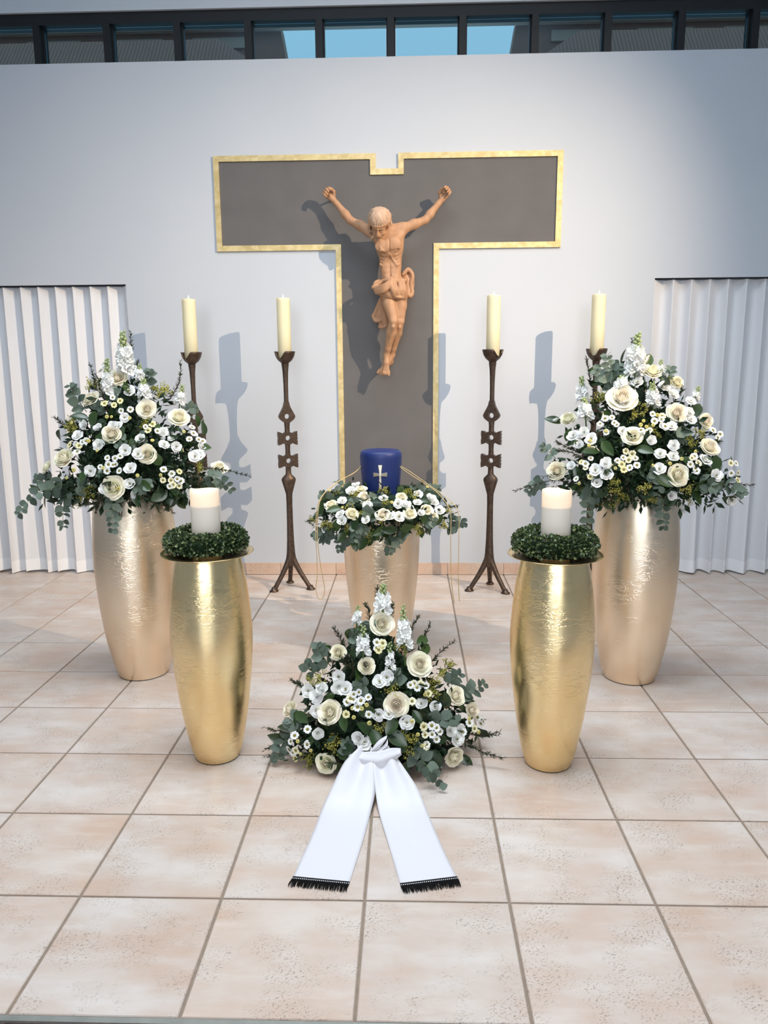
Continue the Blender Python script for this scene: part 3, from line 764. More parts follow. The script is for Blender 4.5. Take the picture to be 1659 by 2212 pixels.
# ================================================================== carved wooden figure on the cross
class Field:
    """signed distance grid; shapes are blended in one after the other"""
    def __init__(s, lo, hi, h):
        s.h = h; s.lo = np.array(lo, float); n = np.ceil((np.array(hi) - s.lo) / h).astype(int) + 1
        s.n = n; s.D = np.full(n, 0.2, np.float32)
        s.ax = [s.lo[i] + h * np.arange(n[i]) for i in range(3)]
    def _win(s, lo, hi):
        a = np.maximum(np.floor((np.array(lo) - s.lo) / s.h).astype(int), 0); b = np.minimum(np.ceil((np.array(hi) - s.lo) / s.h).astype(int) + 1, s.n)
        sl = tuple(slice(int(a[i]), int(max(b[i], a[i] + 1))) for i in range(3))
        X = np.meshgrid(*[s.ax[i][sl[i]] for i in range(3)], indexing='ij', sparse=True)
        return sl, X
    def _put(s, sl, d, k, sub):
        D = s.D[sl]
        if sub:
            if k <= 0: s.D[sl] = np.maximum(D, -d); return
            t = np.clip(.5 - .5 * (D + d) / k, 0, 1); s.D[sl] = D * (1 - t) - d * t + k * t * (1 - t)
        else:
            if k <= 0: s.D[sl] = np.minimum(D, d); return
            t = np.clip(.5 + .5 * (D - d) / k, 0, 1); s.D[sl] = D * (1 - t) + d * t - k * t * (1 - t)
    def cone(s, a, b, ra, rb, k=.01, sub=False):
        a, b = np.array(a, float), np.array(b, float); m = max(ra, rb) + k + 3 * s.h
        sl, X = s._win(np.minimum(a, b) - m, np.maximum(a, b) + m)
        ab = b - a; L2 = max(ab @ ab, 1e-9)
        t = sum((X[i] - a[i]) * ab[i] for i in range(3)) / L2; t = np.clip(t, 0, 1)
        d = np.sqrt(sum((X[i] - a[i] - t * ab[i]) ** 2 for i in range(3))) - (ra + (rb - ra) * t)
        s._put(sl, d.astype(np.float32), k, sub)
    def chain(s, pts, rad, k=.008, sub=False):
        for i in range(len(pts) - 1): s.cone(pts[i], pts[i + 1], rad[i], rad[i + 1], k, sub)
    def ell(s, c, r, k=.015, sub=False, ax=None):
        c, r = np.array(c, float), np.array(r, float); m = max(r) + k + 3 * s.h
        sl, X = s._win(c - m, c + m)
        A = np.eye(3) if ax is None else np.array(ax, float)
        P = [sum((X[i] - c[i]) * A[j][i] for i in range(3)) / r[j] for j in range(3)]
        q = np.sqrt(sum(p * p for p in P)); g = np.sqrt(sum((P[j] / r[j]) ** 2 for j in range(3))) + 1e-9
        d = np.where(q < 1e-3, -min(r), q * (q - 1) / g)
        s._put(sl, d.astype(np.float32), k, sub)
    def mesh(s, name, mat, origin, relax=1):
        D = s.D; ins = D < 0
        c = np.zeros(np.array(D.shape) - 1, np.int8)
        for i in (0, 1):
            for j in (0, 1):
                for k in (0, 1): c += ins[i:D.shape[0] - 1 + i, j:D.shape[1] - 1 + j, k:D.shape[2] - 1 + k]
        act = (c > 0) & (c < 8); idx = np.argwhere(act); N = len(idx)
        vid = np.full(act.shape, -1, np.int64); vid[tuple(idx.T)] = np.arange(N)
        acc = np.zeros((N, 3)); cnt = np.zeros(N)
        for axis in range(3):
            for u in (0, 1):
                for v in (0, 1):
                    o = [0, 0, 0]; oth = [q for q in range(3) if q != axis]; o[oth[0]], o[oth[1]] = u, v
                    A = idx + np.array(o); B = A.copy(); B[:, axis] += 1
                    da, db = D[tuple(A.T)], D[tuple(B.T)]; m = (da < 0) != (db < 0)
                    t = da[m] / (da[m] - db[m]); p = A[m].astype(float); p[:, axis] += t
                    acc[m] += p; cnt[m] += 1
        V = s.lo + s.h * (acc / cnt[:, None])
        F = []
        for axis in range(3):
            o1, o2 = [(1, 2), (2, 0), (0, 1)][axis]
            sl0 = [slice(None)] * 3; sl1 = [slice(None)] * 3; sl0[axis] = slice(0, -1); sl1[axis] = slice(1, None)
            a, b = ins[tuple(sl0)], ins[tuple(sl1)]
            e = np.argwhere(a != b)
            ok = (e[:, o1] > 0) & (e[:, o2] > 0) & (e[:, o1] < act.shape[o1]) & (e[:, o2] < act.shape[o2]); e = e[ok]
            flip = a[tuple(e.T)]
            q = []
            for d1, d2 in ((1, 1), (0, 1), (0, 0), (1, 0)):
                w_ = e.copy(); w_[:, o1] -= d1; w_[:, o2] -= d2; q.append(vid[tuple(w_.T)])
            q = np.stack(q, 1); q[~flip] = q[~flip][:, ::-1]; F.append(q)
        F = np.concatenate(F); F = F[(F >= 0).all(1)]
        for _ in range(relax):
            S = np.zeros_like(V); n_ = np.zeros(len(V))
            for i in range(4):
                for j in ((i + 1) % 4, (i + 3) % 4):
                    np.add.at(S, F[:, i], V[F[:, j]]); np.add.at(n_, F[:, i], 1)
            V = V * .5 + .5 * S / np.maximum(n_, 1)[:, None]
        V = V - np.array(origin)
        me = bpy.data.meshes.new(name)
        me.vertices.add(len(V)); me.vertices.foreach_set('co', V.astype(np.float32).ravel())
        me.loops.add(F.size); me.loops.foreach_set('vertex_index', F.astype(np.int32).ravel())
        me.polygons.add(len(F)); me.polygons.foreach_set('loop_start', np.arange(0, F.size, 4, dtype=np.int32)); me.polygons.foreach_set('loop_total', np.full(len(F), 4, np.int32))
        me.polygons.foreach_set('use_smooth', np.ones(len(F), bool))
        me.update(calc_edges=True); me.validate(); me.materials.append(mat)
        return me
J = {
 'wristL': (-0.355, 3.705, 2.525),
 'elbL': (-0.250, 3.675, 2.396),
 'shL': (-0.125, 3.635, 2.324),
 'kL': (-0.407, 3.700, 2.580),
 'wristR': (0.331, 3.705, 2.513),
 'elbR': (0.234, 3.675, 2.393),
 'shR': (0.089, 3.635, 2.333),
 'kR': (0.367, 3.700, 2.560),
 'neckb': (-0.001, 3.600, 2.301),
 'head': (-0.057, 3.530, 2.351),
 'chestT': (-0.001, 3.605, 2.263),
 'chest': (0.003, 3.605, 2.200),
 'waist': (0.010, 3.625, 2.084),
 'pelvis': (0.022, 3.630, 1.989),
 'pecL': (-0.043, 3.550, 2.216),
 'pecR': (0.033, 3.550, 2.232),
 'ribL': (-0.050, 3.560, 2.140),
 'ribR': (0.048, 3.560, 2.154),
 'belly': (0.004, 3.575, 2.066),
 'hipL': (-0.016, 3.615, 1.956),
 'kneeL': (0.026, 3.555, 1.754),
 'ankL': (-0.021, 3.655, 1.542),
 'heelL': (-0.031, 3.675, 1.492),
 'ballL': (-0.024, 3.645, 1.441),
 'toeL': (-0.026, 3.635, 1.415),
 'hipR': (0.071, 3.630, 1.936),
 'kneeR': (0.067, 3.600, 1.752),
 'ankR': (0.013, 3.700, 1.546),
 'ballR': (-0.051, 3.680, 1.441),
 'toeR': (-0.064, 3.675, 1.423),
 'heelR': (0.004, 3.715, 1.500),
 'lat0': (-0.079, 3.620, 2.274),
 'latR': (0.081, 3.620, 2.284),
 'hc0': (-0.101, 3.570, 1.968),
 'hc1': (-0.055, 3.570, 2.007),
 'hc2': (0.015, 3.545, 2.012),
 'hc3': (0.101, 3.585, 2.011),
 'hc4': (0.027, 3.545, 1.905),
 'hc5': (0.109, 3.585, 1.900),
 'hc6': (0.019, 3.540, 1.968),
 'fl0': (0.097, 3.660, 2.064),
 'fl1': (0.126, 3.660, 2.088),
 'fl2': (0.157, 3.660, 2.047),
 'fl3': (0.151, 3.660, 1.991),
 'fl4': (0.157, 3.660, 1.942),
 'fl5': (0.134, 3.660, 1.914),
 'fl6': (0.109, 3.650, 1.934),
 'tl0': (-0.033, 3.630, 1.925),
 'tl1': (-0.064, 3.650, 1.863),
 'tl2': (-0.111, 3.660, 1.799),
 'tl3': (-0.094, 3.660, 1.766),
 'tl4': (-0.060, 3.660, 1.770),
 'tl5': (-0.070, 3.670, 1.725),
 'tl6': (-0.023, 3.670, 1.733),
 'tl7': (-0.026, 3.650, 1.838),
 'hairL0': (-0.133, 3.560, 2.358),
 'hairL1': (-0.121, 3.560, 2.304),
 'hairL2': (-0.105, 3.555, 2.268),
 'hairL3': (-0.087, 3.550, 2.248),
 'hairR': (0.013, 3.580, 2.371),
 'hairR2': (0.004, 3.600, 2.340),
 'beard': (-0.030, 3.490, 2.264),
}

Nd = Nodes('carved_limewood'); Nd.set(Roughness=0.55); Nd.b.inputs['Specular IOR Level'].default_value = 0.35
gf = Nd.noise(14, 4, stretch=(3, 3, .5))
Nd.color(Nd.ramp(gf, [(0.3, (0.40, 0.212, 0.112)), (0.7, (0.48, 0.272, 0.152))]))
M['wood'] = Nd.mat
Nd = Nodes('carved_limewood_toplit'); Nd.set(Roughness=0.6)  # hair shares the body's wood; light from above is mixed into its colour
Nd.color(Nd.ramp(Nd.noise(14, 4, stretch=(3, 3, .5)), [(0.3, (0.46, 0.29, 0.185)), (0.7, (0.56, 0.38, 0.26))]))
M['wood_toplit'] = Nd.mat
FO = (0.0, 3.70, 1.41)
A3 = lambda *k: np.array(J[k[0]]) if len(k) == 1 else sum(np.array(J[q]) for q in k) / len(k)
v3 = lambda x, y, z: np.array((x, y, z), float)
H = 0.0034
B = Field((-.48, 3.43, 1.38), (.45, 3.80, 2.66), H)
# trunk
B.ell(A3('chest') + v3(.0, .012, .028), (.082, .066, .098), .02)
B.ell(A3('waist') + v3(0, .004, .0), (.066, .050, .090), .035)
B.ell(A3('pelvis'), (.072, .056, .068), .035)
B.cone(A3('shL') + v3(.012, .0, -.004), A3('shR') + v3(-.012, .0, -.004), .036, .036, .03)
B.cone(A3('lat0') + v3(.014, .0, .0), A3('waist') + v3(-.035, .008, .03), .030, .022, .03)
B.cone(A3('latR') + v3(-.014, .0, .0), A3('waist') + v3(.040, .008, .03), .030, .022, .03)
B.cone(A3('neckb') + v3(.004, .012, .020), A3('head') + v3(.012, .040, -.008), .032, .029, .02)
B.cone(A3('neckb') + v3(0, .01, .03), A3('shL') + v3(0, 0, .012), .026, .022, .02)
B.cone(A3('neckb') + v3(0, .01, .03), A3('shR') + v3(0, 0, .012), .026, .022, .02)
# breast muscles stretched towards the arms
for s, p, sh in ((-1, 'pecL', 'shL'), (1, 'pecR', 'shR')):
    B.ell(A3(p) + v3(0, .002, 0), (.046, .013, .036), .022)
    B.cone(A3(p) + v3(0, .016, .01), A3(sh) + v3(0, -.006, -.015), .024, .020, .020)
# features laid onto the surface of the trunk
def skin(F_, x, z, inset=.002):
    i = int(round((x - F_.lo[0]) / F_.h)); k = int(round((z - F_.lo[2]) / F_.h)); col = F_.D[i, :, k] < 0
    return v3(x, F_.lo[1] + F_.h * int(np.argmax(col)) + inset, z) if col.any() else v3(x, 3.6, z)
def on_skin(F_, pts, inset=.002):
    P_ = [skin(F_, x, z, inset) for x, z in pts]; out = []
    for p, q in zip(P_[:-1], P_[1:]): out += [skin(F_, *((p * (1 - t) + q * t)[[0, 2]]), inset) for t in (0, .33, .66)]
    return out + [P_[-1]]
def ridge_on(F_, pts, r0, r1, k, inset=.002, sub=False):
    P_ = on_skin(F_, pts, inset); n_ = len(P_)
    F_.chain(P_, [r0 + (r1 - r0) * abs(2 * i / (n_ - 1) - 1) for i in range(n_)], k, sub)
cx, cy, cz = A3('chest')
B.ell(skin(B, cx + .002, cz - .105, -.004), (.040, .016, .060), .025, True)              # sunken belly
for s in (-1, 1):
    ridge_on(B, [(cx + s * .004, cz - .030), (cx + s * .020, cz - .056), (cx + s * .038, cz - .084), (cx + s * .050, cz - .106)], .0055, .0040, .009, .001)
    for r in range(5):
        zz = cz + .004 - r * .0205
        ridge_on(B, [(cx + s * (.030 + .004 * r), zz - .018), (cx + s * (.052 + .002 * r), zz - .010), (cx + s * (.068 if s > 0 else .058), zz + .006)], .0050, .0035, .008, .0025)
    for r in range(3): B.ell(skin(B, cx + s * .017, cz - .100 - r * .032, .004), (.014, .007, .014), .010)
    B.ell(skin(B, A3('pecL' if s < 0 else 'pecR')[0] + s * .010, A3('pecL')[2] - .010, .001), (.0045, .004, .0045), .003)
ridge_on(B, [(cx - .001, cz + .065), (cx, cz + .020), (cx + .001, cz - .022)], .0030, .0022, .006, 0, True)
ridge_on(B, [(cx + .002, cz - .080), (cx + .006, cz - .165)], .0018, .0014, .005, 0, True)
B.ell(skin(B, cx + .007, cz - .158, 0), (.005, .006, .006), .004, True)
for s, sh in ((-1, 'shL'), (1, 'shR')):
    a_, e_ = A3('neckb'), A3(sh); ridge_on(B, [(a_[0] + s * .014, a_[2] + .004), ((a_[0] + e_[0]) / 2, (a_[2] + e_[2]) / 2 + .010), (e_[0] - s * .022, e_[2] + .010)], .0048, .0036, .008, .001)
# arms
for s, sh, el, wr in ((-1, 'shL', 'elbL', 'wristL'), (1, 'shR', 'elbR', 'wristR')):
    a, e_, w_ = A3(sh), A3(el), A3(wr)
    B.ell(a + v3(0, -.004, .004), (.037, .034, .034), .02)
    m_ = a * .5 + e_ * .5
    B.chain([a, m_ + v3(0, -.004, 0), e_], [.032, .0305, .0235], .012)
    B.ell(m_ + v3(0, -.012, .006), (.030, .018, .022), .015)
    f1 = e_ * .70 + w_ * .30
    B.chain([e_, f1, w_ * .85 + e_ * .15, w_], [.0235, .0265, .0175, .0160], .012)
    B.chain([f1 + v3(0, -.015, .003), w_ * .95 + e_ * .05 + v3(0, -.009, 0)], [.008, .005], .008)
    B.ell(e_ + v3(0, .012, -.008), (.012, .012, .012), .010)
# hands
def hand(F_, wr, kn, side, curl, spread, k=.005):
    w_, q = A3(wr), A3(kn); d = q - w_; L = np.linalg.norm(d); d /= L
    n_ = v3(0, -1, 0) - d * (-d[1]); n_ /= np.linalg.norm(n_)             # palm looks at the viewer
    t_ = np.cross(n_, d) * side                                             # towards the thumb (upper side)
    if t_[2] < 0: t_ = -t_
    F_.cone(w_, w_ + d * .030, .0165, .020, .01)
    for u in (-1.5, -.5, .5, 1.5): F_.cone(w_ + d * .018 + t_ * u * .006, w_ + d * .056 + t_ * u * .0115, .0125, .0105, .008)
    lens = [.030, .034, .036, .032]
    for i, u in enumerate((-1.5, -.5, .5, 1.5)):
        base = w_ + d * (.058 - .003 * abs(u)) + t_ * u * .0118; p = base; ang = .25 + spread[i] * .2
        r = .0090
        for seg, fr in enumerate((1.0, .72, .55)):
            dd = d * math.cos(ang) + n_ * math.sin(ang) + t_ * u * .06
            p2 = p + dd / np.linalg.norm(dd) * lens[i] * fr; F_.cone(p, p2, r, r * .9, .0028)
            p, r = p2, r * .9; ang += curl[i] * (1.0, .9, .5)[seg]
    b0 = w_ + d * .020 + t_ * .016 + n_ * .004; b1 = b0 + (d * .6 + t_ * .65 + n_ * .4) * .030; b2 = b1 + (d * .85 - t_ * .05 + n_ * .6) * .024; b3 = b2 + (d * .6 - t_ * .35 + n_ * .8) * .016
    F_.chain([b0, b1, b2, b3], [.0125, .0105, .0092, .0075], .004)
    F_.ell(w_ + d * .040 + n_ * .019, (.006, .006, .006), .003)             # nail head in the palm
hand(B, 'wristL', 'kL', 1, (1.45, 1.40, 1.30, 1.15), (2.2, 2.2, 2, 2))
hand(B, 'wristR', 'kR', -1, (1.2, 1.15, 1.05, .9), (2, 1.8, 1.6, 1.4))
# legs, the one on the viewer's left crossed in front
for hp, kn, an, fo in (('hipR', 'kneeR', 'ankR', 0), ('hipL', 'kneeL', 'ankL', 1)):
    a, k_, w_ = A3(hp), A3(kn), A3(an); m_ = a * .55 + k_ * .45
    kk = .010
    B.chain([a, m_ + v3(0, -.004, 0), k_ + v3(0, .004, .012)], [.049, .043, .031], kk)
    B.cone(a * .8 + k_ * .2 + v3(0, -.018, 0), a * .25 + k_ * .75 + v3(0, -.012, 0), .030, .021, .012)
    B.ell(k_ + v3(0, -.013, -.002), (.0175, .014, .021), .008)
    B.ell(k_ + v3(0, -.012, -.030), (.010, .009, .012), .008)
    c_ = k_ * .68 + w_ * .32
    B.chain([k_, c_ + v3(0, .006, 0), k_ * .2 + w_ * .8, w_], [.0275, .0315, .0200, .0185], kk)
    B.ell(c_ + v3(0, .018, .010), (.026, .022, .046), .012)
    B.chain([k_ + v3(0, -.018, -.035), w_ + v3(0, -.010, .03)], [.011, .008], .010)
    for s in (-1, 1): B.ell(w_ + v3(s * .015, -.002, -.004), (.009, .009, .010), .006)
for an, he, ba, to, sx in (('ankR', 'heelR', 'ballR', 'toeR', -1), ('ankL', 'heelL', 'ballL', 'toeL', 1)):
    w_, h_, b_2, t_2 = A3(an), A3(he), A3(ba), A3(to)
    B.chain([w_, w_ * .5 + b_2 * .5 + v3(0, -.006, 0), b_2], [.0185, .0200, .0170], .010)
    B.chain([w_, h_], [.018, .016], .010)
    B.chain([h_, b_2 + v3(0, .010, 0)], [.015, .013], .012)
    dd = (t_2 - b_2); ln = np.linalg.norm(dd); dd /= ln
    sd = np.cross(dd, v3(0, -1, 0)); sd /= np.linalg.norm(sd)
    for i in range(5):
        u = (i - 2) * .0092; b0 = b_2 + sd * u; r = .0082 if i * sx != (4 if sx > 0 else 0) else .0082
        big = (i == 0) if sx > 0 else (i == 4)
        L_ = .030 if big else .026 - .002 * abs(i - 2)
        B.chain([b0, b0 + dd * L_ * .55 + v3(0, -.006, 0), b0 + dd * L_ + v3(0, -.003, 0)], [.0082, .0086 if big else .0068, .0078 if big else .0058], .003)
        B.chain([w_ * .6 + b_2 * .4 + sd * u * .5 + v3(0, -.017, 0), b0 + v3(0, -.012, 0)], [.003, .004], .004)
# head, bowed to the chest and turned to the viewer's left
HC = A3('head')
fd = v3(-.16, -.66, -.73); fd /= np.linalg.norm(fd)
up_ = v3(-.05, -.70, .70); up_ -= fd * (up_ @ fd); up_ /= np.linalg.norm(up_); rt_ = np.cross(fd, up_)
hp = lambda r, f, u: HC + rt_ * r + fd * f + up_ * u
AX = [rt_, fd, up_]
B.ell(hp(0, -.008, .012), (.054, .064, .058), .015, ax=AX)
B.ell(hp(0, .026, -.040), (.040, .040, .050), .015, ax=AX)
B.ell(hp(0, .048, -.078), (.020, .018, .018), .012, ax=AX)
B.chain([hp(-.030, .052, .000), hp(0, .060, .004), hp(.030, .052, .000)], [.009, .008, .009], .007)
for s in (-1, 1):
    B.ell(hp(s * .020, .058, -.016), (.013, .010, .009), .006, True, AX)
    B.ell(hp(s * .020, .051, -.017), (.0105, .010, .0075), .002, ax=AX)
    B.chain([hp(s * .029, .050, -.0195), hp(s * .020, .0605, -.0225), hp(s * .011, .055, -.0195)], [.0018, .0022, .0018], .002)
    B.ell(hp(s * .029, .042, -.040), (.014, .014, .012), .010, ax=AX)
    B.ell(hp(s * .054, -.004, -.018), (.007, .014, .020), .006, ax=AX)
B.chain([hp(0, .060, -.002), hp(0, .078, -.034)], [.0065, .0095], .006)
for s in (-1, 1): B.ell(hp(s * .009, .068, -.037), (.007, .008, .006), .004, ax=AX)
B.chain([hp(-.014, .058, -.056), hp(0, .064, -.054), hp(.014, .058, -.056)], [.0042, .0055, .0042], .004)
B.chain([hp(-.012, .057, -.066), hp(0, .062, -.067), hp(.012, .057, -.066)], [.0042, .0058, .0042], .004)
B.chain([hp(-.016, .066, -.061), hp(.016, .066, -.061)], [.0018, .0018], .003, True)
fig = empty('crucified_figure', FO, 'carved wooden figure with outstretched arms hanging before the grey cross', 'sculpture')
link('body', B.mesh('body', M['wood'], FO), fig)
# hair and beard: carved strands
rnd = random.Random(4)
G = Field((HC[0] - .13, 3.40, 2.18), (HC[0] + .13, 3.70, 2.50), .0030)
G.ell(hp(0, -.016, .022), (.056, .062, .054), .01, ax=AX)
for k in range(26):
    a = -1.0 + 2.0 * k / 25
    L_ = [hp(.010 * math.sin(7 * a), .000 + .01 * a, .082)]
    for j in range(1, 7):
        t_ = j / 6; ph = 1.9 * t_
        r_ = math.sin(a * 1.5) * .064 * math.sin(min(ph, 1.57) + .12) + .004 * math.sin(j * 2.1 + k)
        u_ = .022 + .060 * math.cos(ph); f_ = -.016 + .068 * math.cos(a * 1.5) * math.sin(ph) * (-.95 if abs(a) < 2 else 1)
        L_.append(hp(r_, f_, u_))
    G.chain(L_, [.0065, .0078, .0080, .0078, .0074, .007, .005], .0028)
for k in range(21):                                              # wavy strands combed from the crown over the brow and temples
    a = -1.75 + 3.5 * k / 20; wv_ = .004 * math.sin(k * 1.7)
    L_ = []
    for j in range(9):
        t_ = j / 8; ph = .10 + 1.55 * t_
        q_ = .010 * math.sin(5.2 * t_ + k * .9) * math.sin(t_ * math.pi)
        r_ = math.sin(a) * (.064 * math.sin(ph)) + q_ * math.cos(a); f_ = -.014 + math.cos(a) * .068 * math.sin(ph) - q_ * math.sin(a); u_ = .020 + .064 * math.cos(ph)
        L_.append(hp(r_, f_, u_ + wv_ * t_))
    G.chain(L_, [.0045, .0066, .0074, .0078, .0078, .0076, .0074, .0068, .0052], .0012)
for s, tips in ((-1, [A3('hairL1'), A3('hairL2'), A3('hairL3')]), (1, [A3('hairR') + v3(.0, -.012, -.01), A3('hairR2') + v3(0, -.03, 0)])):
    for k in range(5):
        st_ = hp(s * .058, .020 - .016 * k, .020 - .004 * k)
        mid = hp(s * (.066 + .003 * math.sin(k)), .016 - .014 * k, -.020)
        tp = tips[min(k % len(tips), len(tips) - 1)] + v3(rnd.uniform(-.008, .008), rnd.uniform(-.008, .012), rnd.uniform(-.012, .012))
        if s < 0 and k < 3: mid = mid * .5 + (A3('hairL0') + v3(.016, -.01, -.005)) * .5
        if s > 0: tp = hp(.060, .010 - .016 * k, -.055 + .006 * k)
        G.chain([st_, mid, tp * .55 + mid * .45 + v3(.006 * math.sin(k * 2), 0, 0), tp], [.009, .009, .0075, .004], .003)
link('hair', G.mesh('hair', M['wood_toplit'], FO), fig)
G = Field((HC[0] - .11, 3.40, 2.14), (HC[0] + .11, 3.66, 2.42), .0030)
for k in range(13):
    a = -1.15 + 2.3 * k / 12
    st_ = hp(.044 * math.sin(a), .018 + .034 * math.cos(a), -.054 - .012 * math.cos(a)); en = hp(.024 * math.sin(a) + .004 * math.sin(3 * k), .040 + .026 * math.cos(a), -.104 - .006 * (k % 3))
    G.chain([st_, (st_ + en) / 2 + rt_ * .005 * math.sin(2 * k), en], [.008, .0078, .004], .003)
for s in (-1, 1): G.chain([hp(0, .070, -.047), hp(s * .014, .064, -.051), hp(s * .024, .052, -.066)], [.0045, .0050, .0035], .003)
link('beard', G.mesh('beard', M['wood'], FO), fig)
cr = MB()
for w_, ph in ((.0048, 0), (.0046, 2.1), (.0042, 4.2)):
    pts = []
    for i in range(61):
        a = 2 * math.pi * i / 60
        pts.append(Vector(hp(.067 * math.cos(a) + .004 * math.cos(9 * a + ph) * math.cos(a), -.014 + .073 * math.sin(a) + .004 * math.cos(9 * a + ph) * math.sin(a), .026 + .006 * math.sin(9 * a + ph) - .010 * math.sin(a))) - Vector(FO))
    cr.tube(pts, w_, 7, cap=False)
for k in range(22):
    a = 2 * math.pi * k / 22; o_ = Vector(hp(.067 * math.cos(a), -.014 + .073 * math.sin(a), .026 - .010 * math.sin(a))) - Vector(FO)
    d_ = Vector(rt_ * math.cos(a) + fd * math.sin(a) + up_ * rnd.uniform(-.5, .8)).normalized()
    cr.tube([o_, o_ + d_ * .017], [.0028, .0006], 5)
cr.build('thorn_crown', M['wood'], fig)
# loincloth: folded band around the hips, a loop at the right, a hanging end at the left
G = Field((-.16, 3.46, 1.69), (.20, 3.76, 2.13), .0032)
G.ell(A3('pelvis') + v3(.002, .0, -.026), (.080, .066, .062), .01)
G.chain([A3('hc0') + v3(.03, .02, -.015), A3('hc4') + v3(-.02, .02, .02), A3('hc5') + v3(-.02, .01, .01)], [.030, .034, .030], .02)
def fold_rope(keys, rad, k=.006):
    P_ = [np.array(q) if not isinstance(q, str) else A3(q) for q in keys]
    P_ = [np.array(q) for q in smooth_path([Vector(q) for q in P_], 5)]
    G.chain(P_, list(np.interp(np.linspace(0, len(rad) - 1, len(P_)), range(len(rad)), rad)), k)
fold_rope(['hc0', A3('hc1') + v3(.01, 0, -.004), 'hc2', A3('hc3')], [.014, .012, .013, .010])
fold_rope([A3('hc3'), A3('hc3') + v3(.004, .05, .012), A3('pelvis') + v3(.05, .07, .04), A3('pelvis') + v3(-.05, .07, .03), A3('hc1') + v3(-.02, .04, 0), A3('hc0') + v3(.008, .02, .02)], [.011, .012, .012, .012, .012, .012])
for q, r_ in ((-.016, .012), (-.036, .013), (-.054, .011)):
    fold_rope([A3('hc0') + v3(.006 - q * .25, -.002, q * .75 + .006), A3('hc6') + v3(-.056, -.012, q * .9 + .018), A3('hc6') + v3(-.020, -.014, q * .75 + .036), A3('hc2') + v3(.006, -.004, -.008 + q * .35)], [r_, r_, r_ * .9, r_ * .7], .006)
for x0, x1, y_, r_ in ((.000, .010, -.018, .011), (.022, .034, -.012, .009), (.050, .058, .004, .010), (.074, .074, .016, .009)):
    fold_rope([A3('hc2') + v3(x0, .0 + x0 * .3, -.004), A3('hc6') + v3(x0 + .006, y_, -.020), A3('hc4') + v3(x1, y_ + .014, .004)], [.008, r_ * 1.25, r_], .010)
fold_rope([A3('hc4') + v3(-.018, .0, .012), A3('hc4') + v3(.030, -.008, -.002), A3('hc5') + v3(-.006, -.008, .004)], [.008, .009, .008], .004)
for dy, r_ in ((0, .011), (.016, .010), (.030, .010)):
    fold_rope([A3('fl0') + v3(-.006, dy - .02, -.012), A3('fl1') + v3(-.004, dy - .02, -.004), A3('fl2') + v3(-.006 - dy * .3, dy - .02, 0), A3('fl3') + v3(-.010, dy - .016, 0), A3('fl4') + v3(-.008 - dy * .3, dy - .016, 0), A3('fl5') + v3(0, dy - .02, .004), A3('fl6') + v3(0, dy - .02, .004)], [r_, r_, r_ * .9, r_ * .8, r_ * .9, r_, r_], .008)
for i in range(9):
    t_ = i / 8
    a_ = A3('fl1') * (1 - t_) + A3('fl6') * t_ + v3(-.016, .008, -.012); b_ = (A3('fl2') * (1 - t_) + A3('fl5') * t_) + v3(-.002 + .010 * math.sin(t_ * math.pi), .006 * math.sin(i * 2.2), -.004)
    G.cone(a_ * .75 + A3('pelvis') * .25, b_, .013, .008, .010)
fold_rope([A3('fl0') + v3(.012, 0, -.03), A3('fl3') + v3(-.035, .002, .0), A3('fl6') + v3(.012, 0, .012)], [.012, .014, .014], .012)
fold_rope([A3('fl0') + v3(.0, 0, -.03), A3('fl3') + v3(-.022, .006, -.02), A3('fl5') + v3(-.006, .01, .016)], [.010, .012, .012], .006)
for i in range(9):
    t_ = i / 8
    a_ = A3('tl0') * (1 - t_) + A3('tl7') * t_ + v3(.006, .006, -.02 * t_); b_ = (A3('tl2') * (1 - t_) + A3('tl6') * t_) + v3(.008, .005 * math.sin(i * 2.0), .006 - .016 * math.sin(t_ * math.pi))
    G.cone(a_, b_, .012, .009, .010)
for i, w_ in enumerate((.0, .014, .028, .042)):
    fold_rope([A3('tl0') + v3(w_ * .5 - .012, .004, .0), A3('tl1') + v3(w_ - .008, -.004 + .006 * (i % 2), .006), A3('tl2') * (1 - i / 3.0) + A3('tl4') * (i / 3.0) + v3(.006, 0, .012 * (i % 2))], [.010, .011, .009], .006)
fold_rope(['tl2', 'tl3', A3('tl4') + v3(0, -.006, -.004)], [.009, .010, .010], .006)
for i in range(3):
    fold_rope([A3('tl7') + v3(-.018 + .010 * i, .004, -.01), A3('tl4') + v3(.002 + .013 * i, .004, -.006), A3('tl5') + v3(.006 + .020 * i, 0, .004)], [.009, .011, .009], .005)
fold_rope([A3('tl5'), A3('tl5') * .5 + A3('tl6') * .5 + v3(0, -.004, -.006), A3('tl6')], [.008, .009, .008], .005)
link('loincloth', G.mesh('loincloth', M['wood'], FO), fig)
# iron pegs that hold the figure off the panel
for x, y, z in ((.022, 3.665, 2.02), (.02, 3.65, 2.20), (-.010, 3.69, 1.50), (-.385, 3.715, 2.545), (.350, 3.715, 2.535)):
    m = MB(); m.tube([(x, y, z), (x, YW - .0045, z)], .007, 10); m.v = [tuple(Vector(q) - Vector(FO)) for q in m.v]
    m.build('mounting_peg', M['bronze'], fig)

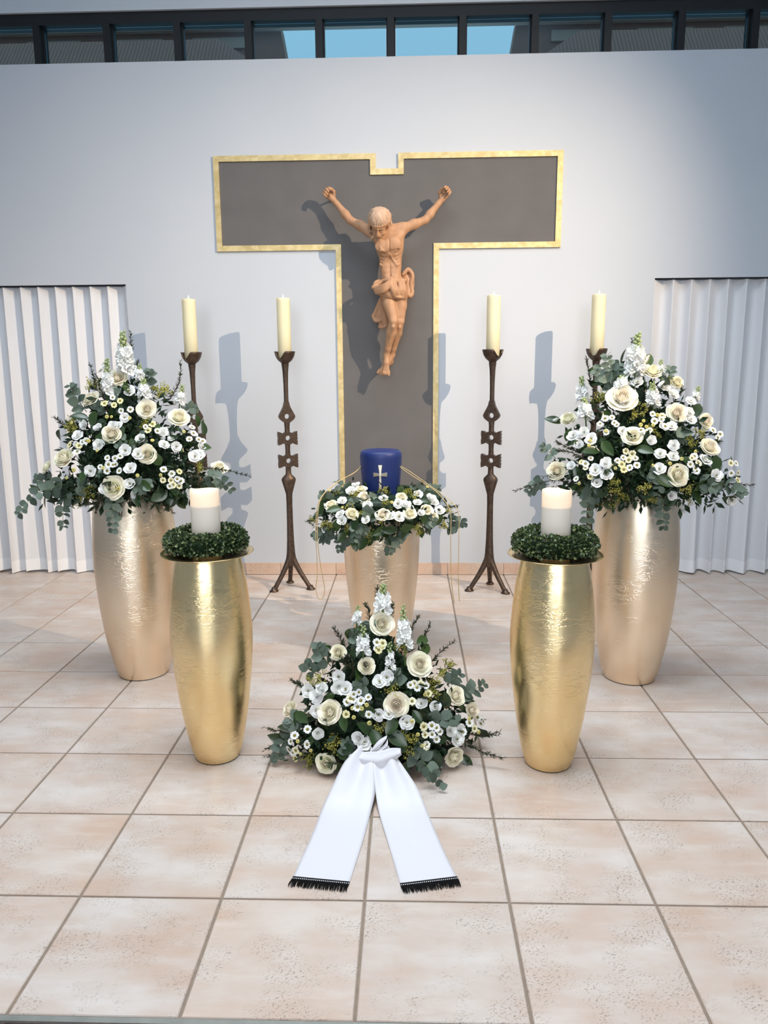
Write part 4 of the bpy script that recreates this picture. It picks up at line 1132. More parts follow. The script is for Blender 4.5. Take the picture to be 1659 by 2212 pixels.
# positions of stems and blooms in metres: point, outward direction (and size or tip)
PLACE = {
 'left': {
  'rose': [(-1.163,1.897,1.42,0.04,-0.865,0.5,1), (-1.276,1.863,1.328,-0.313,-0.793,0.522,1), (-1.024,1.853,1.284,0.391,-0.749,0.534,0.95), (-0.907,1.924,1.243,0.698,-0.387,0.602,1.15), (-1.154,1.763,1.183,0.036,-0.913,0.406,1.15), (-1.368,1.757,1.08,-0.36,-0.861,0.36,1.2), (-1.002,1.754,1.096,0.311,-0.872,0.378,1), (-1.135,1.693,0.96,0.062,-0.981,-0.184,1.2), (-0.751,1.988,1.006,0.98,-0.054,0.193,0.9), (-1.464,1.792,1.037,-0.548,-0.752,0.365,0.7)],
  'lis': [(-1.284,1.797,1.219,-0.235,-0.828,0.51), (-1.109,1.805,1.251,0.143,-0.852,0.504), (-1.207,1.744,1.137,-0.065,-0.915,0.397), (-1.234,1.705,1.031,-0.104,-0.951,0.291), (-1.065,1.716,1.039,0.181,-0.924,0.337), (-1.091,1.739,1.114,0.146,-0.908,0.392), (-1.038,1.743,1.097,0.242,-0.895,0.374), (-0.95,1.825,1.184,0.492,-0.745,0.45), (-0.941,1.8,1.131,0.462,-0.773,0.435), (-0.896,1.826,1.121,0.566,-0.689,0.452), (-0.827,1.865,1.073,0.727,-0.548,0.414), (-1.31,1.779,1.173,-0.281,-0.867,0.411), (-1.151,1.779,1.214,0.042,-0.873,0.486), (-1.132,1.782,1.217,0.082,-0.865,0.494)],
  'daisy': [(-1.168,1.845,1.331,0.011,-0.866,0.499), (-1.134,1.839,1.315,0.106,-0.859,0.502), (-1.157,1.827,1.299,0.039,-0.865,0.499), (-1.198,1.83,1.303,-0.068,-0.863,0.5), (-1.122,1.818,1.277,0.122,-0.856,0.503), (-1.089,1.828,1.283,0.209,-0.835,0.51), (-1.018,1.802,1.205,0.326,-0.81,0.487), (-1.002,1.798,1.186,0.36,-0.824,0.438), (-0.991,1.82,1.214,0.396,-0.758,0.519), (-0.971,1.814,1.188,0.437,-0.776,0.454), (-1.335,1.769,1.132,-0.313,-0.855,0.414), (-1.305,1.762,1.139,-0.254,-0.877,0.408), (-1.276,1.758,1.145,-0.199,-0.893,0.404), (-1.259,1.757,1.152,-0.167,-0.9,0.402), (-1.299,1.743,1.101,-0.23,-0.896,0.379), (-1.293,1.754,1.129,-0.226,-0.886,0.406), (-1.158,1.72,1.081,0.025,-0.94,0.34), (-1.108,1.727,1.088,0.113,-0.929,0.353), (-1.126,1.722,1.08,0.08,-0.937,0.34), (-1.153,1.712,1.056,0.032,-0.94,0.339), (-1.121,1.713,1.055,0.086,-0.937,0.34), (-1.155,1.702,1.031,0.029,-0.957,0.29), (-1.101,1.705,1.027,0.12,-0.955,0.27), (-1.185,1.707,1.044,-0.021,-0.941,0.339), (-1.137,1.711,1.053,0.059,-0.939,0.339), (-0.858,1.933,1.188,0.787,-0.322,0.526), (-0.85,1.922,1.165,0.786,-0.367,0.498), (-0.842,1.928,1.158,0.799,-0.333,0.501), (-0.854,1.886,1.141,0.72,-0.498,0.483), (-0.829,1.928,1.137,0.803,-0.323,0.502), (-0.815,1.949,1.125,0.83,-0.229,0.508), (-0.901,1.768,1.005,0.513,-0.845,0.15), (-0.881,1.781,1.013,0.556,-0.805,0.209), (-0.912,1.758,0.98,0.483,-0.868,0.113), (-0.887,1.774,0.984,0.543,-0.832,0.116), (-0.912,1.754,0.958,0.463,-0.846,-0.265), (-0.899,1.763,0.959,0.502,-0.838,-0.213), (-0.874,1.778,0.951,0.509,-0.73,-0.456), (-0.871,1.783,0.97,0.581,-0.807,0.109), (-0.938,1.746,0.985,0.428,-0.897,0.111), (-0.934,1.753,1.024,0.43,-0.862,0.267), (-1.483,1.789,0.964,-0.605,-0.793,-0.077), (-1.448,1.763,0.951,-0.466,-0.77,-0.436), (-1.408,1.743,0.964,-0.429,-0.9,-0.074), (-1.406,1.744,0.947,-0.37,-0.781,-0.504)],
  'bud': [(-1.176,1.8,1.252,-0.01,-0.866,0.499), (-1.08,1.805,1.243,0.205,-0.836,0.509), (-0.986,1.783,1.142,0.368,-0.829,0.421), (-1.338,1.72,0.997,-0.293,-0.95,0.106), (-1.259,1.758,1.155,-0.169,-0.9,0.402), (-1.305,1.718,1.033,-0.226,-0.925,0.306), (-1.108,1.696,0.961,0.106,-0.981,-0.164), (-1.272,1.705,1.002,-0.171,-0.978,0.116), (-1.245,1.754,1.152,-0.139,-0.906,0.4), (-1.203,1.732,1.109,-0.055,-0.923,0.381), (-1.175,1.705,1.041,-0.004,-0.941,0.339), (-0.921,1.764,1.032,0.457,-0.829,0.323), (-0.877,1.889,1.178,0.711,-0.513,0.481), (-0.943,1.746,1.008,0.418,-0.893,0.166), (-1.157,1.8,1.252,0.034,-0.866,0.499), (-1.037,1.713,1.007,0.235,-0.961,0.147), (-1.341,1.822,1.225,-0.374,-0.76,0.531)],
  'seed': [(-1.31,1.941,1.399,-0.626,-0.515,0.585), (-0.989,2.032,1.368,0.747,0.25,0.616), (-1.372,1.839,1.224,-0.454,-0.705,0.545), (-1.305,1.741,0.918,-0.176,-0.663,-0.727), (-1.023,1.821,1.237,0.338,-0.781,0.525), (-0.809,1.863,1.039,0.737,-0.537,0.41), (-1.016,1.938,1.377,0.643,-0.49,0.589), (-1.252,1.9,1.399,-0.325,-0.787,0.525), (-0.982,1.954,1.35,0.72,-0.334,0.608), (-1.349,1.844,1.25,-0.427,-0.725,0.54), (-1.344,1.811,1.207,-0.37,-0.786,0.496), (-1.253,1.703,0.943,-0.117,-0.828,-0.548), (-1.354,1.802,0.881,-0.208,-0.438,-0.875)],
  'leaf': [(-1.54,1.856,0.927,-0.487,-0.368,-0.792), (-1.512,1.847,0.88,-0.312,-0.313,-0.897), (-0.94,1.969,0.851,0.365,-0.094,-0.926), (-1.054,1.729,0.926,0.151,-0.672,-0.725), (-1.068,1.703,0.976,0.178,-0.979,0.104), (-0.814,1.887,1.077,0.774,-0.471,0.423), (-1.102,1.871,1.359,0.231,-0.827,0.512), (-1.008,1.717,0.967,0.287,-0.958,0.013), (-0.936,1.807,0.899,0.344,-0.541,-0.767), (-1.217,1.777,1.208,-0.091,-0.876,0.473), (-1.062,1.755,1.138,0.207,-0.891,0.405), (-1.169,1.692,0.958,0.005,-0.973,-0.229), (-1.17,1.763,0.88,0.003,-0.513,-0.859), (-0.96,1.918,0.852,0.308,-0.228,-0.924), (-0.855,1.857,0.911,0.466,-0.406,-0.786), (-0.859,2.054,1.221,0.748,0.248,0.615), (-0.834,2.056,1.178,0.822,0.262,0.506), (-0.81,1.928,1.107,0.818,-0.315,0.481), (-1.419,1.836,1.172,-0.549,-0.705,0.449), (-1.246,1.807,1.252,-0.167,-0.846,0.506), (-1.117,1.876,1.372,0.193,-0.839,0.508), (-1.261,1.705,1.015,-0.151,-0.969,0.197), (-0.963,1.76,1.072,0.383,-0.85,0.361), (-0.915,1.834,1.156,0.558,-0.696,0.451), (-1.198,1.755,1.165,-0.051,-0.916,0.397), (-0.957,1.771,0.919,0.292,-0.6,-0.745), (-0.887,1.888,0.878,0.331,-0.25,-0.91), (-0.786,1.935,0.926,0.554,-0.179,-0.813), (-1.035,1.774,1.162,0.274,-0.87,0.41), (-1.306,1.825,1.251,-0.315,-0.793,0.522)],
  'stock': [(-1.129,1.913,1.438,-1.13,1.908,1.617,0.211,-0.833,0.511,1.25), (-1.197,1.853,1.341,-1.187,1.858,1.5,-0.076,-0.862,0.501,0.9), (-1.04,1.879,1.332,-1.041,1.88,1.414,0.416,-0.733,0.539,0.9), (-0.927,2.009,1.293,-0.91,2.017,1.385,0.779,0.056,0.624,0.8), (-1.067,1.911,1.398,-1.067,1.912,1.477,0.44,-0.714,0.544,0.7), (-1.237,1.92,1.438,-1.215,1.928,1.501,-0.33,-0.784,0.526,0.6)],
  'twig': [(-1.119,1.95,1.491,-1.112,1.948,1.618,0.414,-0.744,0.525), (-1.28,1.886,1.36,-1.28,1.887,1.485,-0.374,-0.76,0.532), (-1.234,1.862,1.347,-1.245,1.858,1.439,-0.194,-0.839,0.508), (-0.961,2.037,1.333,-0.924,2.05,1.487,0.747,0.25,0.615), (-1.085,1.931,1.437,-1.078,1.933,1.493,0.459,-0.698,0.549), (-0.813,1.849,1.027,-0.583,1.899,0.976,0.733,-0.595,0.33), (-0.98,1.814,0.878,-0.925,1.823,0.828,0.216,-0.405,-0.888), (-1.252,1.753,0.895,-1.302,1.727,0.874,-0.106,-0.634,-0.766), (-1.025,1.756,0.908,-0.966,1.764,0.839,0.203,-0.652,-0.731), (-1.401,1.848,1.211,-1.435,1.835,1.258,-0.52,-0.666,0.534), (-1.227,1.758,0.888,-1.245,1.743,0.844,-0.067,-0.568,-0.82), (-0.893,1.78,1.03,-0.771,1.808,0.972,0.521,-0.792,0.317), (-1.098,1.736,0.911,-1.086,1.735,0.878,0.1,-0.686,-0.72), (-1.154,1.729,0.913,-1.261,1.68,0.888,0.023,-0.696,-0.717), (-1.196,1.823,1.29,-1.219,1.817,1.394,-0.061,-0.864,0.5)],
  'euc': [(-1.316,1.854,1.289,-1.355,1.84,1.388,-0.386,-0.753,0.533), (-1.383,1.733,0.972,-1.531,1.639,0.857,-0.376,-0.92,0.109), (-1.382,1.765,0.92,-1.388,1.736,0.778,-0.282,-0.607,-0.743), (-1.15,1.706,0.936,-1.145,1.678,0.777,0.029,-0.76,-0.649), (-0.773,1.896,0.987,-0.684,1.909,0.916,0.886,-0.444,0.135), (-1.243,1.799,1.24,-1.217,1.806,1.187,-0.155,-0.849,0.505), (-1.049,1.782,1.188,-1.032,1.784,1.148,0.254,-0.866,0.43), (-1.202,1.845,1.328,-1.159,1.863,1.373,-0.085,-0.861,0.501), (-1.037,1.943,1.404,-1.034,1.944,1.45,0.632,-0.507,0.586), (-1.089,1.762,1.164,-1.136,1.742,1.14,0.162,-0.901,0.401), (-1.321,1.711,0.955,-1.243,1.748,0.969,-0.246,-0.921,-0.303), (-0.917,2.045,1.277,-0.865,2.06,1.276,0.747,0.251,0.615), (-1.462,1.774,0.966,-1.5,1.759,0.988,-0.555,-0.832,-0.009), (-1.056,1.703,0.949,-0.992,1.729,0.971,0.178,-0.882,-0.437), (-1.253,1.831,1.29,-1.229,1.842,1.302,-0.207,-0.835,0.509)],
 },
 'right': {
  'rose': [(1.168,1.872,1.429,0.009,-0.811,0.584,1.05), (1.035,1.833,1.32,-0.355,-0.771,0.528,1.4), (1.252,1.782,1.258,0.195,-0.867,0.458,1.05), (0.849,2.022,1.219,-0.799,0.202,0.566,1.05), (1.06,1.739,1.163,-0.203,-0.892,0.404,1), (0.773,1.851,1.005,-0.832,-0.527,0.171,1.15), (1.234,1.674,1.01,0.112,-0.98,0.167,1.15), (1.388,1.758,1.116,0.417,-0.805,0.422,1), (1.388,1.819,1.222,0.504,-0.703,0.501,0.9), (1.273,1.863,1.382,0.361,-0.765,0.534,0.8)],
  'lis': [(0.881,1.841,1.175,-0.644,-0.606,0.467), (0.904,1.801,1.148,-0.542,-0.711,0.448), (1.047,1.811,1.294,-0.3,-0.82,0.488), (1.022,1.76,1.184,-0.292,-0.86,0.418), (1.221,1.746,1.201,0.109,-0.897,0.427), (1.165,1.698,1.093,-0.001,-0.934,0.358), (1.225,1.715,1.128,0.104,-0.911,0.399), (0.95,1.726,1.051,-0.376,-0.853,0.361), (0.91,1.733,1.023,-0.457,-0.848,0.268), (1.218,1.696,1.083,0.088,-0.934,0.345), (1.159,1.676,1.033,-0.012,-0.953,0.302), (1.245,1.822,1.333,0.214,-0.833,0.51), (1.324,1.833,1.302,0.417,-0.749,0.515), (1.308,1.8,1.26,0.334,-0.815,0.473), (1.187,1.744,1.201,0.042,-0.904,0.426), (1.409,1.722,1.0,0.436,-0.893,0.111), (0.844,1.87,1.156,-0.731,-0.48,0.485), (1.311,1.782,1.228,0.313,-0.825,0.47), (0.824,1.801,1.033,-0.657,-0.663,0.359), (1.131,1.722,1.147,-0.064,-0.915,0.397)],
  'daisy': [(0.941,1.811,1.204,-0.499,-0.723,0.477), (0.963,1.812,1.228,-0.461,-0.738,0.493), (0.987,1.8,1.232,-0.402,-0.778,0.483), (0.994,1.785,1.213,-0.368,-0.804,0.468), (0.964,1.78,1.176,-0.418,-0.801,0.428), (1.005,1.777,1.206,-0.338,-0.824,0.455), (1.143,1.769,1.249,-0.05,-0.891,0.451), (1.15,1.753,1.221,-0.033,-0.892,0.45), (1.185,1.763,1.24,0.04,-0.892,0.45), (1.18,1.758,1.23,0.029,-0.892,0.45), (1.19,1.743,1.198,0.048,-0.905,0.422), (1.025,1.72,1.102,-0.25,-0.89,0.381), (1.055,1.709,1.093,-0.194,-0.911,0.364), (1.017,1.71,1.073,-0.258,-0.901,0.349), (1.038,1.703,1.067,-0.218,-0.912,0.346), (1.063,1.699,1.07,-0.175,-0.923,0.344), (0.995,1.712,1.059,-0.293,-0.889,0.352), (1.043,1.69,1.035,-0.204,-0.926,0.319), (1.068,1.688,1.045,-0.162,-0.925,0.343), (1.015,1.694,1.028,-0.254,-0.926,0.281), (1.01,1.703,1.047,-0.263,-0.899,0.35), (0.862,1.776,1.045,-0.564,-0.73,0.386), (0.873,1.764,1.04,-0.532,-0.756,0.38), (0.878,1.752,1.022,-0.529,-0.805,0.269), (0.892,1.739,0.992,-0.503,-0.856,0.114), (0.846,1.767,0.975,-0.61,-0.784,0.119), (0.895,1.761,1.063,-0.5,-0.78,0.376), (1.293,1.704,1.072,0.217,-0.913,0.346), (1.307,1.71,1.078,0.246,-0.905,0.348), (1.284,1.694,1.05,0.196,-0.918,0.345), (1.316,1.701,1.049,0.252,-0.903,0.349), (1.304,1.692,1.034,0.229,-0.922,0.313), (1.314,1.69,1.021,0.248,-0.939,0.238), (1.483,1.783,1.042,0.591,-0.706,0.39), (1.514,1.808,1.035,0.671,-0.64,0.374), (1.488,1.773,1.003,0.622,-0.77,0.138), (1.521,1.802,1.002,0.711,-0.689,0.139), (1.521,1.796,0.965,0.705,-0.707,-0.058), (1.095,1.74,1.182,-0.138,-0.905,0.403), (1.114,1.735,1.176,-0.101,-0.912,0.398), (1.13,1.737,1.182,-0.069,-0.914,0.401), (1.408,1.804,1.175,0.52,-0.729,0.444), (1.43,1.804,1.148,0.548,-0.706,0.449), (1.448,1.826,1.16,0.613,-0.642,0.461)],
  'bud': [(1.247,1.696,1.073,0.138,-0.93,0.342), (1.199,1.684,1.055,0.054,-0.939,0.339), (1.124,1.682,1.046,-0.068,-0.938,0.339), (0.893,1.792,1.118,-0.539,-0.715,0.444), (1.105,1.759,1.224,-0.126,-0.882,0.453), (1.116,1.747,1.201,-0.1,-0.898,0.428), (1.091,1.753,1.208,-0.151,-0.886,0.439), (1.166,1.768,1.249,-0.0,-0.893,0.45), (0.852,1.761,0.965,-0.596,-0.802,-0.046), (0.988,1.704,1.034,-0.301,-0.9,0.316), (0.961,1.783,1.179,-0.427,-0.796,0.429), (1.31,1.721,1.103,0.255,-0.887,0.384), (1.142,1.748,1.208,-0.048,-0.899,0.435), (0.9,1.798,1.138,-0.541,-0.712,0.448)],
  'seed': [(0.963,1.899,1.336,-0.643,-0.491,0.588), (1.124,1.788,1.285,-0.1,-0.883,0.459), (1.077,1.78,1.253,-0.2,-0.866,0.459), (1.357,1.772,1.172,0.388,-0.818,0.424), (0.994,1.7,0.94,-0.231,-0.727,-0.647), (1.015,1.757,0.89,-0.183,-0.523,-0.833), (1.099,1.667,0.952,-0.1,-0.903,-0.417), (1.16,1.726,0.895,-0.008,-0.615,-0.788), (1.284,1.675,0.95,0.174,-0.871,-0.459), (1.307,1.738,1.142,0.262,-0.874,0.409), (0.975,1.698,0.981,-0.329,-0.938,0.107), (1.239,1.853,1.385,0.24,-0.816,0.526), (1.153,1.738,1.189,-0.025,-0.912,0.409), (0.944,1.901,1.315,-0.669,-0.455,0.588), (1.32,1.748,0.898,0.202,-0.589,-0.782), (1.024,1.721,0.917,-0.177,-0.625,-0.76)],
  'leaf': [(0.954,2.006,1.441,-0.692,0.165,0.703), (1.16,1.909,1.48,-0.035,-0.81,0.585), (1.074,1.993,1.489,-0.703,0.182,0.688), (0.968,1.821,1.247,-0.471,-0.73,0.495), (1.351,1.827,1.268,0.461,-0.738,0.493), (1.168,1.668,0.995,0.004,-0.995,0.102), (1.223,1.701,0.919,0.069,-0.657,-0.751), (1.338,1.93,0.816,0.876,-0.482,0.0), (1.519,1.809,0.88,0.311,-0.29,-0.905), (1.341,1.692,0.967,0.299,-0.954,0.026), (0.983,1.917,0.841,-0.448,-0.294,-0.844), (1.042,1.873,0.834,-0.375,-0.625,-0.685), (0.908,1.789,0.906,-0.351,-0.5,-0.791), (0.827,1.903,1.157,-0.794,-0.348,0.499), (0.957,1.755,1.122,-0.392,-0.816,0.424), (1.096,1.709,1.112,-0.122,-0.913,0.388), (0.793,2.026,1.211,-0.808,0.192,0.556), (0.974,2.006,1.382,-0.757,0.196,0.623), (1.007,1.848,0.853,-0.221,-0.353,-0.909), (0.947,1.734,0.928,-0.265,-0.576,-0.774), (1.358,1.721,1.063,0.336,-0.872,0.356), (0.908,1.77,1.1,-0.49,-0.771,0.408), (1.03,1.732,1.13,-0.249,-0.878,0.408), (1.378,1.706,0.972,0.37,-0.923,0.109), (1.566,1.829,0.911,0.463,-0.336,-0.821), (0.859,1.824,1.122,-0.632,-0.62,0.465), (1.103,1.849,1.383,-0.205,-0.831,0.517), (1.206,1.832,1.363,0.121,-0.856,0.503), (1.413,1.742,1.054,0.44,-0.819,0.368), (1.333,1.732,0.914,0.212,-0.608,-0.765), (0.951,1.71,1.006,-0.377,-0.914,0.15), (0.916,1.722,0.971,-0.447,-0.888,0.111)],
  'stock': [(1.096,1.875,1.416,1.098,1.871,1.586,-0.262,-0.759,0.597,1.3), (0.907,2.009,1.297,0.9,2.013,1.407,-0.788,0.17,0.592,0.9), (0.894,1.879,1.234,0.886,1.885,1.316,-0.685,-0.489,0.54,1.0), (1.034,1.859,1.357,1.038,1.859,1.41,-0.416,-0.733,0.539,0.95), (1.153,1.786,1.285,1.146,1.791,1.384,-0.031,-0.889,0.457,0.9), (1.347,1.852,1.308,1.362,1.849,1.365,0.5,-0.678,0.539,0.6), (1.205,1.87,1.422,1.202,1.871,1.479,0.146,-0.794,0.591,0.6)],
  'twig': [(1.103,1.95,1.505,1.096,1.95,1.569,-0.587,-0.513,0.626), (0.918,2.011,1.389,0.917,2.011,1.494,-0.747,0.181,0.64), (0.784,1.829,0.976,0.592,1.853,0.917,-0.79,-0.6,0.129), (0.774,1.846,0.946,0.834,1.833,0.941,-0.645,-0.424,-0.635), (0.862,1.803,1.097,0.764,1.827,1.136,-0.603,-0.678,0.421), (0.866,1.785,1.071,0.756,1.811,1.096,-0.575,-0.721,0.388), (1.47,1.753,0.965,1.564,1.712,0.96,0.57,-0.819,-0.072), (1.338,1.713,0.931,1.395,1.685,0.898,0.206,-0.619,-0.758), (1.264,1.817,1.316,1.28,1.814,1.363,0.257,-0.821,0.51), (1.024,1.682,0.963,1.03,1.686,1.003,-0.238,-0.965,-0.11), (0.86,1.792,0.926,0.834,1.795,0.905,-0.387,-0.458,-0.8), (1.098,1.703,0.919,1.11,1.691,0.874,-0.083,-0.654,-0.752), (1.061,1.709,0.918,1.067,1.701,0.879,-0.129,-0.643,-0.755), (1.424,1.783,1.123,1.441,1.778,1.137,0.504,-0.742,0.441), (0.79,1.834,1.025,0.717,1.842,0.982,-0.76,-0.569,0.313)],
  'euc': [(1.02,1.889,1.383,0.977,1.9,1.498,-0.527,-0.631,0.57), (0.904,1.751,0.933,0.879,1.724,0.758,-0.33,-0.558,-0.761), (1.204,1.737,0.886,1.203,1.717,0.78,0.043,-0.539,-0.841), (1.277,1.756,1.2,1.273,1.753,1.14,0.224,-0.873,0.434), (1.426,1.726,0.962,1.51,1.685,0.928,0.464,-0.872,-0.155), (0.76,1.941,1.061,0.729,1.951,1.103,-0.881,-0.162,0.444), (0.719,1.966,0.935,0.67,1.967,0.891,-0.598,-0.036,-0.801), (1.241,1.864,1.402,1.243,1.864,1.439,0.264,-0.781,0.567), (1.181,1.671,1.017,1.152,1.667,0.932,0.024,-0.977,0.21), (1.007,1.888,1.37,0.934,1.907,1.438,-0.552,-0.612,0.567), (1.311,1.757,1.18,1.248,1.776,1.138,0.292,-0.863,0.412), (0.907,1.736,0.942,0.882,1.732,0.881,-0.367,-0.668,-0.648), (1.34,1.693,0.974,1.391,1.669,0.951,0.298,-0.949,0.107), (1.142,1.671,1.011,1.13,1.675,1.017,-0.039,-0.985,0.171), (1.022,1.926,1.417,1.039,1.922,1.464,-0.605,-0.429,0.671)],
 },
 'front': {
  'rose': [(0.024,1.191,0.529,0.104,-0.862,0.497,1.3), (-0.03,1.12,0.394,-0.091,-0.889,0.45,1.15), (0.163,1.159,0.388,0.483,-0.721,0.497,1.3), (-0.161,1.08,0.234,-0.343,-0.862,0.374,1.4), (0.079,1.069,0.27,0.159,-0.915,0.37,1.4), (-0.175,1.052,0.049,-0.337,-0.893,-0.298,1.2), (0.287,1.112,0.047,0.598,-0.716,-0.36,1.4), (0.296,1.19,0.251,0.768,-0.45,0.455,1.15), (-0.323,1.187,0.191,-0.793,-0.435,0.426,1.05), (-0.136,1.172,0.425,-0.471,-0.719,0.511,1.1), (0.364,1.257,0.16,0.945,-0.074,0.318,1)],
  'lis': [(-0.131,1.124,0.351,-0.352,-0.83,0.433), (0.019,1.096,0.344,0.039,-0.914,0.405), (0.043,1.104,0.358,0.102,-0.908,0.407), (0.017,1.052,0.24,0.028,-0.936,0.35), (0.168,1.092,0.263,0.364,-0.85,0.381), (0.217,1.109,0.244,0.482,-0.782,0.395), (0.116,1.053,0.209,0.219,-0.907,0.36), (-0.205,1.069,0.158,-0.418,-0.875,0.243), (-0.055,1.028,0.16,-0.107,-0.969,0.223), (-0.031,1.017,0.122,-0.06,-0.973,0.222), (-0.249,1.16,0.279,-0.646,-0.609,0.46), (-0.192,1.127,0.3,-0.475,-0.753,0.455), (-0.21,1.101,0.23,-0.464,-0.794,0.392), (-0.104,1.096,0.314,-0.248,-0.874,0.419), (-0.129,1.107,0.318,-0.316,-0.847,0.428), (-0.033,1.023,0.145,-0.066,-0.973,0.222), (0.052,1.054,0.24,0.097,-0.931,0.352), (-0.214,1.126,0.271,-0.519,-0.744,0.42), (0.31,1.132,0.139,0.689,-0.671,0.276), (0.275,1.106,0.152,0.587,-0.766,0.262), (0.298,1.112,0.116,0.63,-0.729,0.267)],
  'daisy': [(-0.084,1.078,0.285,-0.187,-0.9,0.393), (-0.07,1.082,0.301,-0.161,-0.898,0.41), (-0.051,1.082,0.307,-0.12,-0.905,0.408), (-0.1,1.077,0.274,-0.221,-0.898,0.38), (-0.072,1.073,0.281,-0.161,-0.909,0.386), (-0.048,1.069,0.281,-0.107,-0.918,0.381), (-0.018,1.071,0.289,-0.045,-0.92,0.39), (-0.059,1.062,0.258,-0.127,-0.927,0.354), (-0.097,1.061,0.235,-0.2,-0.912,0.359), (-0.018,1.052,0.24,-0.041,-0.936,0.351), (0.138,1.113,0.329,0.334,-0.839,0.43), (0.149,1.109,0.313,0.349,-0.831,0.433), (0.166,1.122,0.322,0.406,-0.8,0.442), (0.182,1.126,0.315,0.445,-0.774,0.449), (0.144,1.117,0.333,0.352,-0.83,0.433), (0.193,1.118,0.289,0.45,-0.78,0.434), (0.125,1.106,0.326,0.294,-0.856,0.425), (0.135,1.084,0.272,0.289,-0.877,0.385), (0.17,1.062,0.191,0.327,-0.881,0.341), (0.2,1.073,0.188,0.395,-0.853,0.341), (0.217,1.077,0.177,0.434,-0.846,0.309), (0.23,1.079,0.159,0.467,-0.849,0.248), (0.178,1.056,0.162,0.343,-0.907,0.242), (0.203,1.064,0.158,0.398,-0.885,0.241), (0.222,1.068,0.135,0.435,-0.867,0.244), (0.189,1.05,0.124,0.353,-0.905,0.237), (0.181,1.046,0.118,0.334,-0.913,0.235), (-0.295,1.115,0.119,-0.64,-0.719,0.269), (-0.304,1.116,0.1,-0.674,-0.729,0.119), (-0.313,1.132,0.067,-0.685,-0.645,-0.339), (-0.286,1.103,0.077,-0.608,-0.761,-0.226), (-0.302,1.13,0.051,-0.668,-0.664,-0.336), (-0.291,1.131,0.029,-0.571,-0.582,-0.579), (-0.243,1.089,0.156,-0.515,-0.819,0.253), (-0.236,1.072,0.112,-0.472,-0.846,0.248), (0.384,1.282,0.114,0.947,0.064,0.316), (0.393,1.281,0.09,0.993,-0.111,0.043), (0.344,1.179,0.146,0.828,-0.476,0.297), (0.362,1.195,0.117,0.869,-0.392,0.303), (0.399,1.282,0.099,0.984,-0.035,0.172), (0.007,1.147,0.45,0.014,-0.891,0.454), (0.015,1.144,0.445,0.04,-0.89,0.455), (0.029,1.149,0.452,0.087,-0.885,0.456), (0.026,1.155,0.464,0.082,-0.884,0.461), (0.007,1.155,0.467,0.014,-0.887,0.461), (0.322,1.14,0.129,0.721,-0.634,0.28)],
  'bud': [(-0.279,1.099,0.112,-0.586,-0.767,0.262), (-0.268,1.093,0.067,-0.55,-0.773,-0.317), (-0.23,1.065,0.098,-0.465,-0.882,0.078), (-0.018,1.044,0.218,-0.039,-0.936,0.351), (-0.045,1.061,0.258,-0.099,-0.931,0.352), (-0.08,1.067,0.259,-0.174,-0.918,0.357), (-0.072,1.054,0.23,-0.147,-0.923,0.355), (-0.029,1.064,0.272,-0.066,-0.928,0.367), (0.157,1.051,0.17,0.296,-0.917,0.268), (0.167,1.043,0.128,0.309,-0.922,0.233), (0.176,1.11,0.29,0.404,-0.809,0.427), (0.132,1.059,0.215,0.255,-0.896,0.363), (0.379,1.22,0.096,0.959,-0.278,0.061), (0.341,1.184,0.162,0.835,-0.459,0.305), (0.029,1.149,0.452,0.087,-0.885,0.456)],
  'seed': [(-0.154,1.044,0.139,-0.297,-0.926,0.232), (0.02,1.034,0.192,0.032,-0.945,0.325), (0.122,1.038,0.161,0.224,-0.946,0.233), (0.119,1.025,0.105,0.21,-0.963,0.166), (0.106,1.166,0.446,0.362,-0.794,0.489), (0.251,1.215,0.339,0.769,-0.364,0.526), (0.216,1.152,0.318,0.563,-0.677,0.474), (-0.206,1.16,0.336,-0.582,-0.658,0.478), (-0.242,1.174,0.306,-0.662,-0.561,0.497), (0.065,1.087,0.316,0.142,-0.901,0.409), (0.21,1.131,0.292,0.506,-0.736,0.45), (-0.244,1.095,0.028,-0.454,-0.694,-0.559), (0.284,1.297,0.33,0.824,0.168,0.541), (0.127,1.036,0.146,0.231,-0.946,0.228), (-0.153,1.039,0.124,-0.291,-0.928,0.232)],
